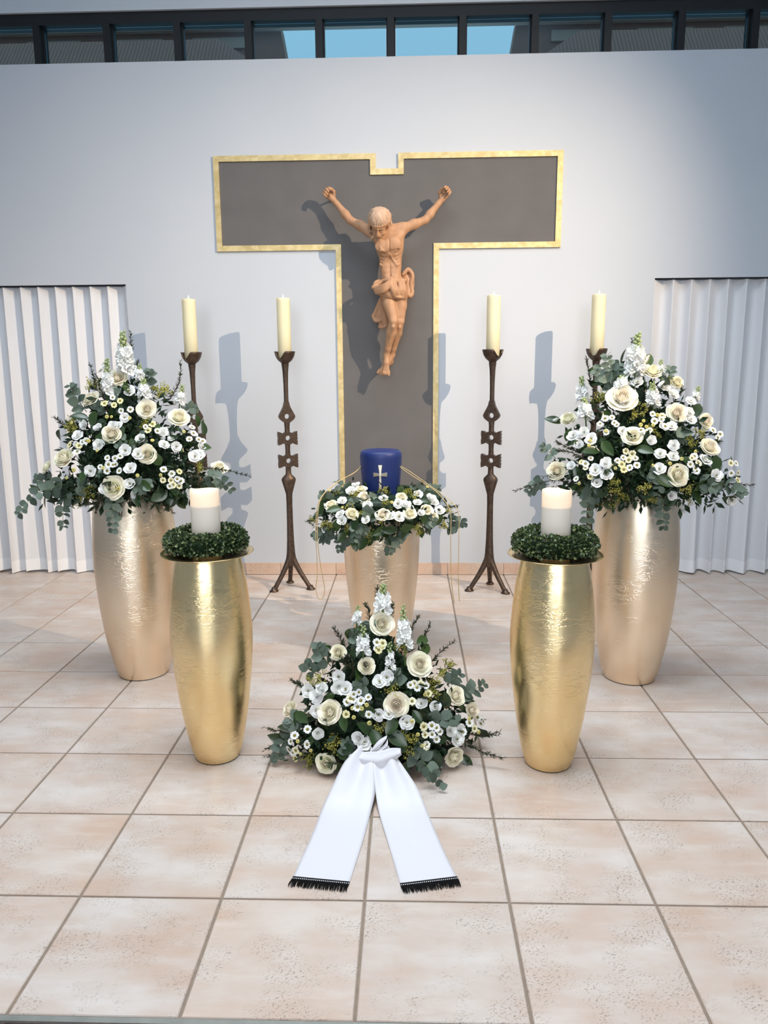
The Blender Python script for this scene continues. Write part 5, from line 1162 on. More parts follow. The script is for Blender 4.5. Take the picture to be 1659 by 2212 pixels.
  'leaf': [(0.184,1.209,0.424,0.671,-0.483,0.562), (0.173,1.228,0.452,0.721,-0.384,0.577), (-0.023,1.034,0.192,-0.047,-0.945,0.325), (0.004,1.026,0.167,0.002,-0.97,0.244), (-0.207,1.23,0.403,-0.75,-0.309,0.585), (-0.064,1.147,0.435,-0.217,-0.857,0.467), (-0.093,1.023,0.116,-0.172,-0.959,0.225), (-0.109,1.022,0.098,-0.204,-0.976,0.079), (0.287,1.18,-0.051,0.826,-0.564,0.0), (0.34,1.139,0.015,0.55,-0.463,-0.695), (0.26,1.143,0.246,0.619,-0.662,0.422), (-0.219,1.19,-0.087,-0.79,-0.614,0.0), (-0.117,1.089,-0.028,-0.284,-0.926,-0.251), (0.219,1.058,0.076,0.416,-0.882,-0.221), (-0.297,1.14,0.178,-0.684,-0.64,0.349), (-0.272,1.125,0.191,-0.607,-0.693,0.388), (-0.322,1.154,0.141,-0.759,-0.586,0.286), (-0.192,1.2,-0.105,-0.791,-0.611,0.0), (0.27,1.185,-0.073,0.825,-0.566,0.0), (0.105,1.032,0.042,0.181,-0.913,-0.366), (-0.129,1.045,0.027,-0.223,-0.822,-0.524), (0.209,1.087,0.013,0.349,-0.669,-0.656), (-0.094,1.191,0.488,-0.419,-0.736,0.532), (-0.044,1.184,0.509,-0.207,-0.837,0.507), (-0.063,1.112,0.368,-0.172,-0.89,0.422), (-0.177,1.067,0.191,-0.355,-0.869,0.346), (0.063,1.042,0.205,0.112,-0.929,0.353), (-0.11,1.054,0.21,-0.219,-0.907,0.36), (0.154,1.069,0.222,0.305,-0.878,0.369), (-0.367,1.201,0.068,-0.86,-0.351,-0.371), (0.313,1.187,0.22,0.771,-0.445,0.456), (-0.034,1.058,0.254,-0.075,-0.933,0.351), (-0.239,1.075,0.116,-0.482,-0.84,0.249), (0.074,1.031,0.165,0.131,-0.962,0.24)],
  'stock': [(0.028,1.21,0.561,0.03,1.242,0.664,0.158,-0.838,0.522,1.0), (-0.042,1.137,0.425,-0.043,1.175,0.526,-0.137,-0.878,0.46,0.85), (-0.069,1.197,0.515,-0.064,1.222,0.589,-0.353,-0.771,0.531,0.6), (0.108,1.164,0.441,0.103,1.216,0.591,0.364,-0.792,0.49,0.9), (0.057,1.11,0.37,0.054,1.15,0.472,0.139,-0.896,0.422,0.65)],
  'twig': [(0.011,1.234,0.602,0.008,1.251,0.658,0.076,-0.821,0.566), (-0.028,1.201,0.543,-0.042,1.218,0.598,-0.171,-0.847,0.503), (-0.128,1.18,0.445,-0.156,1.202,0.513,-0.481,-0.71,0.514), (-0.103,1.146,0.412,-0.099,1.177,0.493,-0.323,-0.815,0.482), (0.139,1.202,0.468,0.161,1.228,0.543,0.571,-0.615,0.545), (0.19,1.247,0.439,0.205,1.27,0.506,0.779,-0.203,0.594), (0.217,1.199,0.375,0.293,1.225,0.451,0.691,-0.493,0.529), (-0.265,1.172,0.271,-0.321,1.181,0.314,-0.697,-0.552,0.458), (-0.322,1.146,0.126,-0.41,1.138,0.142,-0.741,-0.609,0.283), (-0.373,1.198,0.05,-0.424,1.177,0.03,-0.858,-0.355,-0.371), (-0.291,1.141,0.002,-0.41,1.132,0.027,-0.503,-0.479,-0.719), (0.379,1.216,0.073,0.47,1.217,0.095,0.9,-0.279,-0.336), (0.339,1.143,0.092,0.469,1.106,0.047,0.775,-0.631,-0.011), (-0.096,1.109,0.346,-0.081,1.139,0.415,-0.247,-0.874,0.419), (0.061,1.199,0.527,0.064,1.221,0.595,0.301,-0.798,0.522), (-0.178,1.168,0.38,-0.168,1.191,0.435,-0.55,-0.669,0.5), (-0.091,1.127,0.385,-0.124,1.136,0.416,-0.258,-0.853,0.454), (-0.114,1.139,0.392,-0.103,1.152,0.421,-0.336,-0.814,0.473), (0.401,1.211,0.076,0.463,1.208,0.084,0.911,-0.293,-0.29), (-0.304,1.245,0.263,-0.316,1.25,0.279,-0.862,-0.153,0.484)],
  'euc': [(-0.184,1.172,0.378,-0.216,1.192,0.44,-0.572,-0.647,0.503), (0.148,1.031,0.102,0.231,0.947,0.012,0.268,-0.955,0.129), (0.342,1.28,0.208,0.412,1.293,0.253,0.875,0.055,0.482), (0.292,1.227,0.286,0.315,1.236,0.313,0.816,-0.263,0.515), (-0.077,1.016,0.085,-0.102,1.043,0.14,-0.143,-0.985,-0.095), (-0.341,1.157,0.097,-0.365,1.113,0.022,-0.815,-0.575,0.073), (-0.024,1.09,0.332,-0.067,1.086,0.328,-0.063,-0.912,0.405), (0.209,1.085,0.203,0.295,1.081,0.205,0.421,-0.821,0.385), (0.089,1.1,0.334,0.073,1.114,0.368,0.208,-0.886,0.415), (-0.245,1.208,0.333,-0.268,1.215,0.36,-0.751,-0.405,0.521), (-0.016,1.179,0.51,-0.021,1.186,0.531,-0.082,-0.865,0.495), (-0.07,1.157,0.449,-0.065,1.178,0.505,-0.252,-0.845,0.472), (-0.304,1.149,0.18,-0.319,1.132,0.152,-0.709,-0.606,0.361), (0.138,1.032,0.119,0.159,1.025,0.105,0.246,-0.942,0.229), (0.335,1.264,0.222,0.352,1.27,0.238,0.876,-0.032,0.482)],
 },
 'urn': {
  'rose': [(-0.088,2.082,0.849,-0.109,-0.45,0.886,1.15), (-0.142,2.009,0.784,-0.242,-0.77,0.59,1.2), (0.088,2.088,0.848,0.155,-0.439,0.885,1), (0.003,1.991,0.784,0.034,-0.806,0.591,1.1), (0.129,2.015,0.785,0.273,-0.751,0.601,1.1), (0.209,2.067,0.793,0.416,-0.6,0.684,1), (0.239,2.064,0.76,0.587,-0.756,0.29,0.9), (-0.247,2.097,0.811,-0.424,-0.513,0.746,1.05), (-0.108,2.163,0.877,-0.09,-0.185,0.979,0.9)],
  'lis': [(-0.068,2.028,0.818,-0.089,-0.634,0.768), (0.037,1.988,0.777,0.103,-0.85,0.516), (0.181,2.034,0.781,0.386,-0.725,0.571), (-0.193,2.091,0.833,-0.277,-0.451,0.848), (-0.198,2.027,0.778,-0.368,-0.76,0.536), (-0.156,2.154,0.869,-0.182,-0.261,0.948), (0.273,2.104,0.78,0.59,-0.555,0.586), (0.166,2.079,0.824,0.298,-0.502,0.812), (0.246,2.13,0.814,0.469,-0.421,0.777), (0.074,2.043,0.825,0.142,-0.571,0.808), (0.109,2.047,0.819,0.208,-0.589,0.781), (0.003,2.069,0.846,0.027,-0.479,0.877), (-0.19,2.014,0.752,-0.394,-0.891,0.225), (-0.074,1.984,0.758,-0.128,-0.953,0.273), (0.077,1.993,0.774,0.186,-0.86,0.475), (0.124,2.037,0.806,0.246,-0.646,0.723), (0.231,2.148,0.832,0.39,-0.332,0.859), (-0.137,2.22,0.884,-0.134,-0.121,0.984), (0.17,2.148,0.853,0.27,-0.307,0.913)],
  'daisy': [],
  'bud': [(0.046,2.043,0.83,0.095,-0.552,0.828), (-0.265,2.233,0.851,-0.378,-0.14,0.915), (0.219,2.282,0.863,0.315,-0.033,0.948), (-0.187,2.05,0.804,-0.305,-0.615,0.727)],
  'seed': [(0.011,2.138,0.876,0.027,-0.229,0.973), (-0.294,2.089,0.719,-0.607,-0.635,-0.478), (-0.255,2.056,0.721,-0.517,-0.728,-0.45), (-0.242,2.187,0.85,-0.345,-0.237,0.908), (-0.165,2.056,0.818,-0.255,-0.574,0.778), (0.021,2.047,0.835,0.055,-0.534,0.844), (0.119,2.161,0.872,0.157,-0.225,0.962), (0.139,2.105,0.845,0.232,-0.408,0.883), (0.298,2.139,0.709,0.733,-0.522,-0.437), (0.168,2.021,0.723,0.39,-0.823,-0.414), (-0.009,1.983,0.766,0.012,-0.931,0.365), (-0.165,2.009,0.72,-0.312,-0.839,-0.446), (-0.061,2.016,0.678,-0.117,-0.993,0.0), (0.054,2.0,0.788,0.129,-0.772,0.623), (0.179,2.052,0.69,0.485,-0.859,-0.164), (-0.353,2.154,0.727,-0.804,-0.479,-0.352), (0.32,2.169,0.781,0.697,-0.377,0.61), (-0.094,2.01,0.796,-0.141,-0.711,0.689), (-0.131,2.117,0.859,-0.158,-0.347,0.924)],
  'leaf': [(-0.224,2.061,0.797,-0.375,-0.594,0.712), (-0.124,1.99,0.749,-0.242,-0.957,0.159), (-0.13,2.063,0.642,-0.331,-0.944,0.0), (-0.063,2.038,0.653,-0.13,-0.991,0.0), (-0.005,1.988,0.709,0.021,-0.914,-0.406), (0.123,1.998,0.743,0.314,-0.949,0.006), (0.104,2.001,0.717,0.243,-0.851,-0.466), (0.205,2.106,0.824,0.362,-0.443,0.82), (-0.295,2.115,0.792,-0.531,-0.484,0.695), (0.108,2.026,0.686,0.308,-0.947,-0.091), (-0.246,2.062,0.704,-0.535,-0.763,-0.362), (0.265,2.077,0.737,0.665,-0.735,-0.133), (0.356,2.245,0.714,0.84,-0.172,-0.514), (-0.316,2.109,0.762,-0.708,-0.621,0.338), (0.22,2.08,0.69,0.602,-0.783,-0.155), (-0.088,2.043,0.651,-0.202,-0.979,0.0), (-0.036,2.013,0.679,-0.053,-0.999,0.0), (0.014,2.008,0.685,0.071,-0.995,-0.071), (-0.217,2.032,0.721,-0.428,-0.785,-0.447), (-0.294,2.206,0.834,-0.443,-0.205,0.873), (-0.295,2.166,0.82,-0.486,-0.321,0.813), (0.193,2.032,0.756,0.47,-0.836,0.284), (-0.183,2.041,0.688,-0.422,-0.898,-0.123), (0.044,1.99,0.714,0.122,-0.88,-0.46), (0.313,2.237,0.667,0.967,-0.257,0.0)],
  'stock': [],
  'twig': [(-0.346,2.139,0.73,-0.374,2.134,0.723,-0.795,-0.534,-0.287), (0.289,2.174,0.807,0.355,2.168,0.794,0.567,-0.325,0.757), (0.192,2.238,0.87,0.194,2.244,0.906,0.265,-0.109,0.958), (0.093,2.049,0.655,0.098,2.057,0.695,0.296,-0.955,0.0), (0.214,2.047,0.722,0.209,2.039,0.683,0.494,-0.758,-0.425)],
  'euc': [(-0.251,2.143,0.834,-0.302,2.141,0.855,-0.37,-0.341,0.864), (-0.19,2.218,0.874,-0.226,2.219,0.901,-0.188,-0.121,0.975), (-0.119,1.989,0.745,-0.128,1.971,0.668,-0.233,-0.971,0.055), (0.053,2.026,0.671,0.028,2.007,0.593,0.177,-0.984,0.0), (-0.277,2.111,0.683,-0.338,2.098,0.655,-0.707,-0.705,-0.057), (-0.203,2.081,0.658,-0.208,2.066,0.594,-0.527,-0.85,0.0), (0.339,2.233,0.7,0.402,2.228,0.696,0.912,-0.238,-0.334), (0.225,2.296,0.861,0.27,2.295,0.861,0.328,-0.008,0.944), (-0.049,2.0,0.793,-0.084,1.999,0.798,-0.062,-0.746,0.664), (-0.032,2.076,0.85,-0.067,2.074,0.845,-0.026,-0.462,0.887), (-0.127,2.053,0.829,-0.137,2.055,0.844,-0.175,-0.536,0.826), (0.213,2.044,0.754,0.248,2.04,0.739,0.524,-0.813,0.256), (-0.317,2.224,0.632,-0.296,2.221,0.606,-0.945,-0.328,0.0), (-0.094,1.982,0.731,-0.084,1.977,0.702,-0.17,-0.954,-0.248), (0.175,2.195,0.866,0.16,2.199,0.892,0.25,-0.191,0.949), (-0.251,2.106,0.669,-0.271,2.109,0.694,-0.66,-0.752,0.0), (0.063,2.028,0.67,0.093,2.026,0.66,0.203,-0.979,0.0), (0.345,2.23,0.685,0.355,2.226,0.669,0.962,-0.26,-0.081), (-0.017,2.068,0.846,-0.007,2.065,0.826,-0.003,-0.48,0.877)],
 },
}

# ================================================================== flowers
M['rose'] = petal_mat('rose_petal', (0.95, 0.88, 0.74), (0.93, 0.91, 0.70), 0.10)
M['rose_heart'] = petal_mat('rose_heart', (0.97, 0.88, 0.73), (0.95, 0.90, 0.70), 0.08)
M['white_petal'] = petal_mat('white_petal', (0.92, 0.92, 0.90), (0.90, 0.91, 0.87), 0.2)
M['cream_petal'] = petal_mat('cream_petal', (0.90, 0.88, 0.70), (0.86, 0.80, 0.44), 0.18)
M['yellow_petal'] = petal_mat('yellow_petal', (0.70, 0.60, 0.18), (0.66, 0.62, 0.24), 0.15)
M['olive_eye'] = plain('olive_flower_eye', (0.20, 0.17, 0.035), 0.8, scale=300, var=.4)
M['yellow_eye'] = plain('yellow_flower_eye', (0.45, 0.36, 0.05), 0.8, scale=300, var=.3)
M['green_bud'] = petal_mat('green_bud', (0.36, 0.44, 0.18), (0.48, 0.54, 0.28), 0.15)
M['stem'] = leaf_mat('flower_stem', (0.07, 0.13, 0.035), (0.10, 0.17, 0.05), 0.5)
M['euc'] = leaf_mat('eucalyptus_leaf', (0.038, 0.060, 0.042), (0.165, 0.215, 0.165), 0.55, 0.3)
M['leaf'] = leaf_mat('glossy_leaf', (0.010, 0.028, 0.009), (0.050, 0.092, 0.022), 0.28, 0.5)
M['fill'] = leaf_mat('dark_filler_leaf', (0.010, 0.024, 0.012), (0.026, 0.055, 0.024), 0.45, 0.3)
M['needle'] = leaf_mat('fir_needle', (0.020, 0.040, 0.020), (0.045, 0.050, 0.025), 0.5, 0.3)
M['twig'] = plain('twig_bark', (0.075, 0.045, 0.028), 0.8)
M['seed'] = petal_mat('yellow_green_seed', (0.32, 0.32, 0.05), (0.52, 0.48, 0.12), 0.05)
M['seed_dark'] = leaf_mat('seed_stalk', (0.060, 0.075, 0.018), (0.10, 0.10, 0.03), 0.6)

def petal(r_b, r_t, z_t, ang, a0, curl, lip=.10, nu=6, nv=5, wob=0.0, seed=0, inc=0.0):
    """one cupped petal as a piece of a flaring bell; returns verts, faces"""
    rnd = random.Random(seed); V = []; F = []
    k1, k2 = rnd.uniform(0, 6), rnd.uniform(0, 6)
    for j in range(nv + 1):
        v = j / nv
        for i in range(nu + 1):
            u = i / nu * 2 - 1
            half = ang * (0.55 + 0.45 * math.sin(min(1, v * 1.35) * math.pi / 2)) * (1 - .25 * max(0, v - .75) / .25)
            th = a0 + u * half
            r = r_b + (r_t - r_b) * v ** 0.7 + curl * max(0, v - .62) ** 1.2 * 2.2 - inc * r_t * max(0, (v - .5) / .5) ** 1.4 + wob * math.sin(3 * u + k1) * v
            z = z_t * v ** 0.9 * (1 - lip * u * u * v * 2.2) - curl * max(0, v - .72) * .9 + wob * math.sin(4 * u + k2) * v
            V.append((r * math.sin(th), r * math.cos(th), z))
    for j in range(nv):
        for i in range(nu):
            a = j * (nu + 1) + i
            F.append((a, a + 1, a + nu + 2, a + nu + 1))
    return V, F
def petals_mesh(name, layers, mats, seed=0, extra=None):
    mb = MB(); k = 0; off = 0.3
    for n, rb, rt, zt, curl, ov, mi, *inc in layers:
        for i in range(n):
            k += 1
            V, F = petal(rb, rt, zt, math.pi / n * ov, off + 2 * math.pi * i / n, curl, seed=seed * 50 + k, wob=.012, inc=inc[0] if inc else 0)
            mb.add(V, F, mi)
        off += 2.4
    if extra: extra(mb)
    return mb.mesh(name, mats)
ROSE = []
for s in range(3):
    op = (1.0, 0.86, 1.1)[s]
    core = petals_mesh('rose', [(3, .0, .14, .98, 0, 1.5, 1, .75), (3, .03, .27, .97, 0, 1.4, 1, .50), (4, .06, .41, .94, 0, 1.4, 1, .34), (4, .08, .55, .88, 0, 1.4, 0, .22), (5, .10, .68, .78, .03, 1.45, 0, .10)],
                       [M['rose'], M['rose_heart']], s + 1)
    p1 = [petal(.14, .82 * op, .64, .92, 0, .12, nu=8, nv=6, seed=70 + s * 9 + q, wob=.03) for q in range(2)]
    p2 = [petal(.12, .96 * op, .50, .92, 0, .14, nu=8, nv=6, seed=90 + s * 9 + q, wob=.04) for q in range(2)]
    ROSE.append((core, [new_mesh('petal', V, F, [M['rose']]) for V, F in p1], [new_mesh('petal', V, F, [M['rose']]) for V, F in p2]))
LIS = []
for s in range(3):
    def eye(mb):
        b = MB(); b.lathe([(.30, .13), (.38, .12), (.46, .07), (.47, .005)], 10, 1); mb.v, o = mb.v + b.v, len(mb.v); mb.f += [tuple(i + o for i in f) for f in b.f]; mb.m += [2] * len(b.f)
    dense = s == 1
    layers = [(4, .05, .34, .60, .03, 1.5, 0, .1), (5, .10, .58, .60, .07, 1.45, 0)] if not dense else [(3, .04, .20, .74, 0, 1.3, 0), (4, .08, .36, .74, .02, 1.3, 0), (5, .10, .54, .68, .04, 1.4, 0), (5, .12, .72, .60, .05, 1.4, 0)]
    core = petals_mesh('lisianthus', layers, [M['white_petal'], M['white_petal'], M['olive_eye']], 10 + s, None if dense else eye)
    V, F = petal(.12, .94, .44 if not dense else .50, .80, 0, .14 if not dense else .06, seed=30 + s, wob=.04)
    LIS.append((core, new_mesh('petal', V, F, [M['white_petal']])))
def daisy_mesh(name, n, mats, seed):
    mb = MB(); rnd = random.Random(seed)
    for i in range(n):
        a = 2 * math.pi * i / n + rnd.uniform(-.08, .08); c_, s_ = math.cos(a), math.sin(a); w = 3.1 / n; L = rnd.uniform(.9, 1.03); up = rnd.uniform(.12, .30)
        P = [(.2, -w * .45, .10), (.2, w * .45, .10), (.68, w * 1.0, .06 + up), (L, w * .42, .02 + up * .8), (L, -w * .42, .02 + up * .8), (.68, -w * 1.0, .06 + up), (.62, 0, up - .02)]
        mb.add([(x * c_ - y * s_, x * s_ + y * c_, z) for x, y, z in P], [(0, 1, 2, 6), (6, 2, 3), (6, 3, 4), (6, 4, 5), (0, 6, 5)], 0)
    return mb.mesh(name, mats, smooth=False)
DAISY = [daisy_mesh('daisy', 9, [M['white_petal']], 1), daisy_mesh('daisy', 8, [M['cream_petal']], 2), daisy_mesh('daisy', 10, [M['white_petal']], 3)]
e = MB(); e.lathe([(.06, .40), (.16, .38), (.22, .24), (.20, .06), (.20, .002)], 10); e.m = [0] * len(e.f)
EYE = e.mesh('flower_eye', [M['olive_eye']])
e = MB(); e.lathe([(.19, .25), (.25, .20), (.24, .003)], 8); EYE_IN = e.mesh('eye_disc', [M['olive_eye']])
b_ = MB(); b_.lathe([(0, .3), (.2, .75), (.5, 1.0), (.8, .86), (.92, .5), (.78, .3), (.7, .003)], 10)
BUD = b_.mesh('button_bud', [M['yellow_petal']])
def ruffle(seed):
    mb = MB(); rnd = random.Random(seed)
    for i in range(5):
        V, F = petal(.06, .95, .38, .62, 2 * math.pi * i / 5, .10, nu=4, nv=3, wob=.10, seed=seed * 7 + i); mb.add(V, F)
    for i in range(4):
        V, F = petal(.04, .50, .62, .75, .4 + 2 * math.pi * i / 4, .06, nu=4, nv=3, wob=.09, seed=seed * 11 + i); mb.add(V, F)
    return mb.mesh('floret', [M['white_petal']])
FLORET = [ruffle(3), ruffle(4)]
g_ = MB(); g_.lathe([(0, .12), (.25, .42), (.6, .50), (.9, .30), (1.05, .02)], 8); SBUD = g_.mesh('green_bud', [M['green_bud']])
def round_leaf(name, w, tip, fold, mat, n=5):
    """leaf along +X, face +Z, unit length"""
    V = []; F = []
    for j in range(n + 1):
        v = j / n
        hw_ = w * (math.sin(math.pi * min(1, v ** tip)) ** .75 if 0 < v < 1 else 0.04)
        z = -.14 * v * v + .02
        V += [(v, -hw_, z + fold * hw_), (v, 0, z), (v, hw_, z + fold * hw_)]
    for j in range(n):
        a = 3 * j; F += [(a, a + 1, a + 4, a + 3), (a + 1, a + 2, a + 5, a + 4)]
    return new_mesh(name, V, F, [mat])
EUC = [round_leaf('leaf', .44, .85, .25, M['euc']), round_leaf('leaf', .36, .95, .35, M['euc']), round_leaf('leaf', .48, .8, .12, M['euc'])]
LEAF = [round_leaf('leaf', .27, .85, .35, M['leaf'], 6), round_leaf('leaf', .32, .8, .22, M['leaf'], 6)]
def seed_cluster(seed):
    rnd = random.Random(seed); mb = MB()
    o = [(1, 0, 0), (-1, 0, 0), (0, 1, 0), (0, -1, 0), (0, 0, 1), (0, 0, -1)]
    oF = [(0, 2, 4), (2, 1, 4), (1, 3, 4), (3, 0, 4), (2, 0, 5), (1, 2, 5), (3, 1, 5), (0, 3, 5)]
    for k in range(9):
        d = Vector((rnd.gauss(0, .45), rnd.gauss(0, .45), 1)).normalized(); L = rnd.uniform(.6, 1.0)
        mb.tube([(0, 0, 0), d * L * .5 + Vector((0, 0, -.03)), d * L], .012, 4, 1)
        for q in range(11):
            p = d * L * rnd.uniform(.55, 1.0) + Vector((rnd.gauss(0, .10), rnd.gauss(0, .10), rnd.gauss(0, .07))); r = rnd.uniform(.030, .055)
            mb.add([tuple(p[i] + c_[i] * r * (1.35 if i == 2 else 1) for i in range(3)) for c_ in o], oF, 0)
    for k in range(16):
        d = Vector((rnd.gauss(0, .7), rnd.gauss(0, .7), 1)).normalized(); s_ = d.orthogonal().normalized(); p = d * rnd.uniform(.15, .5)
        mb.add([p, p + d * .14 + s_ * .05, p + d * .34, p + d * .14 - s_ * .05], [(0, 1, 2, 3)], 1)
    return mb.mesh('seed_cluster', [M['seed'], M['seed_dark']])
SEED = [seed_cluster(k) for k in range(4)]

def basis(loc, xdir, zhint, scale=1.0, sy=1.0):
    x = Vector(xdir).normalized(); z = Vector(zhint) - x * Vector(zhint).dot(x)
    if z.length < 1e-4: z = x.orthogonal()
    z.normalize(); y = z.cross(x)
    m = Matrix((x, y, z)).transposed().to_4x4() @ Matrix.Diagonal((scale, scale * sy, scale, 1))
    m.translation = loc
    return m

def place_arrangement(name, key, origin, label, size, seed, cat='flowers', n_leaf=40, n_fill=2600, up=0.35):
    rnd = random.Random(seed)
    D = PLACE[key]; O = Vector(origin)
    root = empty(name, origin, label, cat)
    V3 = lambda a: Vector(a) - O
    jit = lambda s: Vector((rnd.gauss(0, s), rnd.gauss(0, s), rnd.gauss(0, s)))
    FWD = Vector((0, -1, .15))
    floor_z = .004 - O.z
    for it in D['rose']:
        P, N, s = V3(it[:3]), Vector(it[3:6]), it[6] if len(it) > 6 else 1.0
        ax = (N * .55 + FWD * .55 + Vector((0, 0, up)) + jit(.16)).normalized()
        R = .0325 * size * s * (1.28 if key in ('left', 'right') else 1.0)
        core, p1, p2 = ROSE[rnd.randrange(3)]
        o = link('rose', core, root, frame_to(P - ax * R * .35, ax, rnd.uniform(0, 6.28), R))
        for i in range(5): link('petal', rnd.choice(p1), o, Matrix.Rotation(i * 1.2566 + rnd.uniform(-.2, .2), 4, 'Z'))
        for i in range(5): link('petal', rnd.choice(p2), o, Matrix.Rotation(i * 1.2566 + .6 + rnd.uniform(-.2, .2), 4, 'Z') @ Matrix.Scale(rnd.uniform(.92, 1.05), 4))
    for it in D['lis'] + (rnd.sample(D['leaf'], 11) if key in ('left', 'right') else []):
        P, N = V3(it[:3]), Vector(it[3:6])
        ax = (N * .6 + FWD * .5 + Vector((0, 0, up)) + jit(.25)).normalized()
        R = .0255 * size * rnd.uniform(.85, 1.12)
        core, pt = LIS[rnd.randrange(3)]
        o = link('lisianthus', core, root, frame_to(P - ax * R * .1, ax, rnd.uniform(0, 6.28), R))
        for i in range(5): link('petal', pt, o, Matrix.Rotation(i * 1.2566 + rnd.uniform(-.2, .2), 4, 'Z') @ Matrix.Scale(rnd.uniform(.88, 1.08), 4))
    for it in D['daisy']:
        P, N = V3(it[:3]), Vector(it[3:6])
        ax = (N * .6 + FWD * .55 + Vector((0, 0, up * .8)) + jit(.22)).normalized()
        R = .0152 * size * rnd.uniform(.85, 1.15)
        o = link('daisy', rnd.choice(DAISY), root, frame_to(P + ax * .012, ax, rnd.uniform(0, 6.28), R))
        e_ = link('flower_eye', EYE, o)
    for it in D['bud']:
        P, N = V3(it[:3]), Vector(it[3:6])
        ax = (N * .6 + FWD * .5 + jit(.2)).normalized()
        R = .0082 * size * rnd.uniform(.8, 1.2)
        o = link('button_bud', BUD, root, frame_to(P + ax * .010, ax, 0, R))
        link('eye_disc', EYE_IN, o, Matrix.Translation((0, 0, .56)))
    for it in D['stock']:
        P, Q, N, s = V3(it[:3]), V3(it[3:6]), Vector(it[6:9]), it[9]
        ax = (Q - P); L = ax.length; ax.normalize()
        st = MB(); st.tube([-ax * .06, ax * L * .5, ax * L], [.0035, .0028, .0014], 6)
        o = link('stock_spike', st.mesh('stock_spike', [M['stem']]), root, Matrix.Translation(P))
        side = ax.orthogonal().normalized(); up2 = ax.cross(side)
        nf = int(5 + L * 70 * s)
        for k in range(nf):
            h = .04 + .62 * (k + .5) / nf; a = k * 2.4
            d = side * math.cos(a) + up2 * math.sin(a)
            R = .0275 * s * size * (1.05 - .50 * h) * rnd.uniform(.85, 1.1)
            link('floret', rnd.choice(FLORET), o, frame_to(ax * L * h + d * .014 * s, (d + ax * .45).normalized(), rnd.uniform(0, 6), R))
        nb = int(6 + 8 * s)
        for k in range(nb):
            h = .62 + .40 * k / nb; a = k * 2.4 + 1
            d = side * math.cos(a) + up2 * math.sin(a)
            R = .0145 * s * size * (1.65 - h) * rnd.uniform(.85, 1.15)
            link('green_bud', SBUD, o, frame_to(ax * L * h + d * .004, (d * .8 + ax * .8).normalized(), 0, R))
    for it in D['twig']:
        P, Q, N = V3(it[:3]), V3(it[3:6]), Vector(it[6:9])
        ax = Q - P; L = ax.length
        if L < .01: continue
        ax.normalize(); st = MB()
        bend = jit(.10) * L; base = P - N * .03
        pts = [base.lerp(Q, t_) + bend * math.sin(t_ * math.pi) * .6 for t_ in (0, .25, .5, .75, 1)]
        pts = smooth_path(pts, 4); st.tube([q - P for q in pts], list(np.linspace(.0022, .0010, len(pts))), 5, 1)
        side = ax.orthogonal().normalized(); up2 = ax.cross(side)
        nn = int(40 + L * 420)
        for k in range(nn):
            h = rnd.uniform(.05, 1.0); q = pts[min(int(h * (len(pts) - 1)), len(pts) - 1)] - P
            if h > .97: q = pts[-1] - P
            a = rnd.uniform(0, 6.28); d = side * math.cos(a) * 1.0 + up2 * math.sin(a) * .55
            nl = rnd.uniform(.015, .023) * (1.15 - .4 * h)
            t_ = (d + ax * .75).normalized(); w_ = t_.cross(d + jit(.3)).normalized() * .0016
            q = q + ax * rnd.uniform(-.006, .006)
            st.add([q - w_, q + w_, q + t_ * nl * .6 + w_ * .9, q + t_ * nl, q + t_ * nl * .6 - w_ * .9], [(0, 1, 2, 4), (4, 2, 3)], 0)
        st.build('fir_twig', [M['needle'], M['twig']], root, Matrix.Translation(P), smooth=False)
    for it in D['seed']:
        P, N = V3(it[:3]), Vector(it[3:6])
        ax = (N * .7 + FWD * .3 + Vector((0, 0, up + .1)) + jit(.2)).normalized()
        R = .060 * size * rnd.uniform(.85, 1.15)
        link('seed_cluster', rnd.choice(SEED), root, frame_to(P - ax * R * .62, ax, rnd.uniform(0, 6), R))
    for it in D['euc']:
        P, Q, N = V3(it[:3]), V3(it[3:6]), Vector(it[6:9])
        L = (Q - P).length; base = P - N * .03
        sagv = Vector((0, 0, .10 * L)) if Q.z < P.z - .02 else Vector((0, 0, .03 * L))
        pts = smooth_path([base, base.lerp(Q, .5) + N * .15 * L + sagv, Q], 8)
        pts = [Vector((q.x, q.y, max(q.z, floor_z + .004))) for q in pts]
        st = MB(); st.tube([q - P for q in pts], list(np.linspace(.0018, .0008, len(pts))), 5)
        o = link('eucalyptus_sprig', st.mesh('eucalyptus_sprig', [M['stem']]), root, Matrix.Translation(P))
        n = max(3, int(2 + L / .030))
        for k in range(n):
            t_ = (k + .7) / n; i = min(int(t_ * (len(pts) - 1)), len(pts) - 2)
            q = pts[i].lerp(pts[i + 1], t_ * (len(pts) - 1) - i) - P
            tg = (pts[i + 1] - pts[i]).normalized()
            sd = tg.cross(Vector((0, -1, .3))).normalized()
            for sg in (-1, 1):
                d = (sd * sg + tg * .6 + jit(.25)).normalized()
                s_ = .052 * (1.1 - .6 * t_) * rnd.uniform(.8, 1.1) * size
                zc = (Vector((0, -.8, .5)) + N * .3 + jit(.45))
                if (P + q + d * s_).z < floor_z + .012: d.z = abs(d.z) + .15; q = q + Vector((0, 0, .004))
                link('leaf', rnd.choice(EUC), o, basis(q, d, zc, s_))
    LV = [(V3(it[:3]), Vector(it[3:6]), 1.0) for it in D['leaf']]
    allP = [it for k in ('rose', 'lis', 'seed', 'daisy') for it in D[k]]
    for k in range(n_leaf):
        it = rnd.choice(allP); q = V3(it[:3]) * rnd.uniform(.80, .95) - Vector(it[3:6]) * .02; LV.append((q + jit(.02), Vector(it[3:6]), .85))
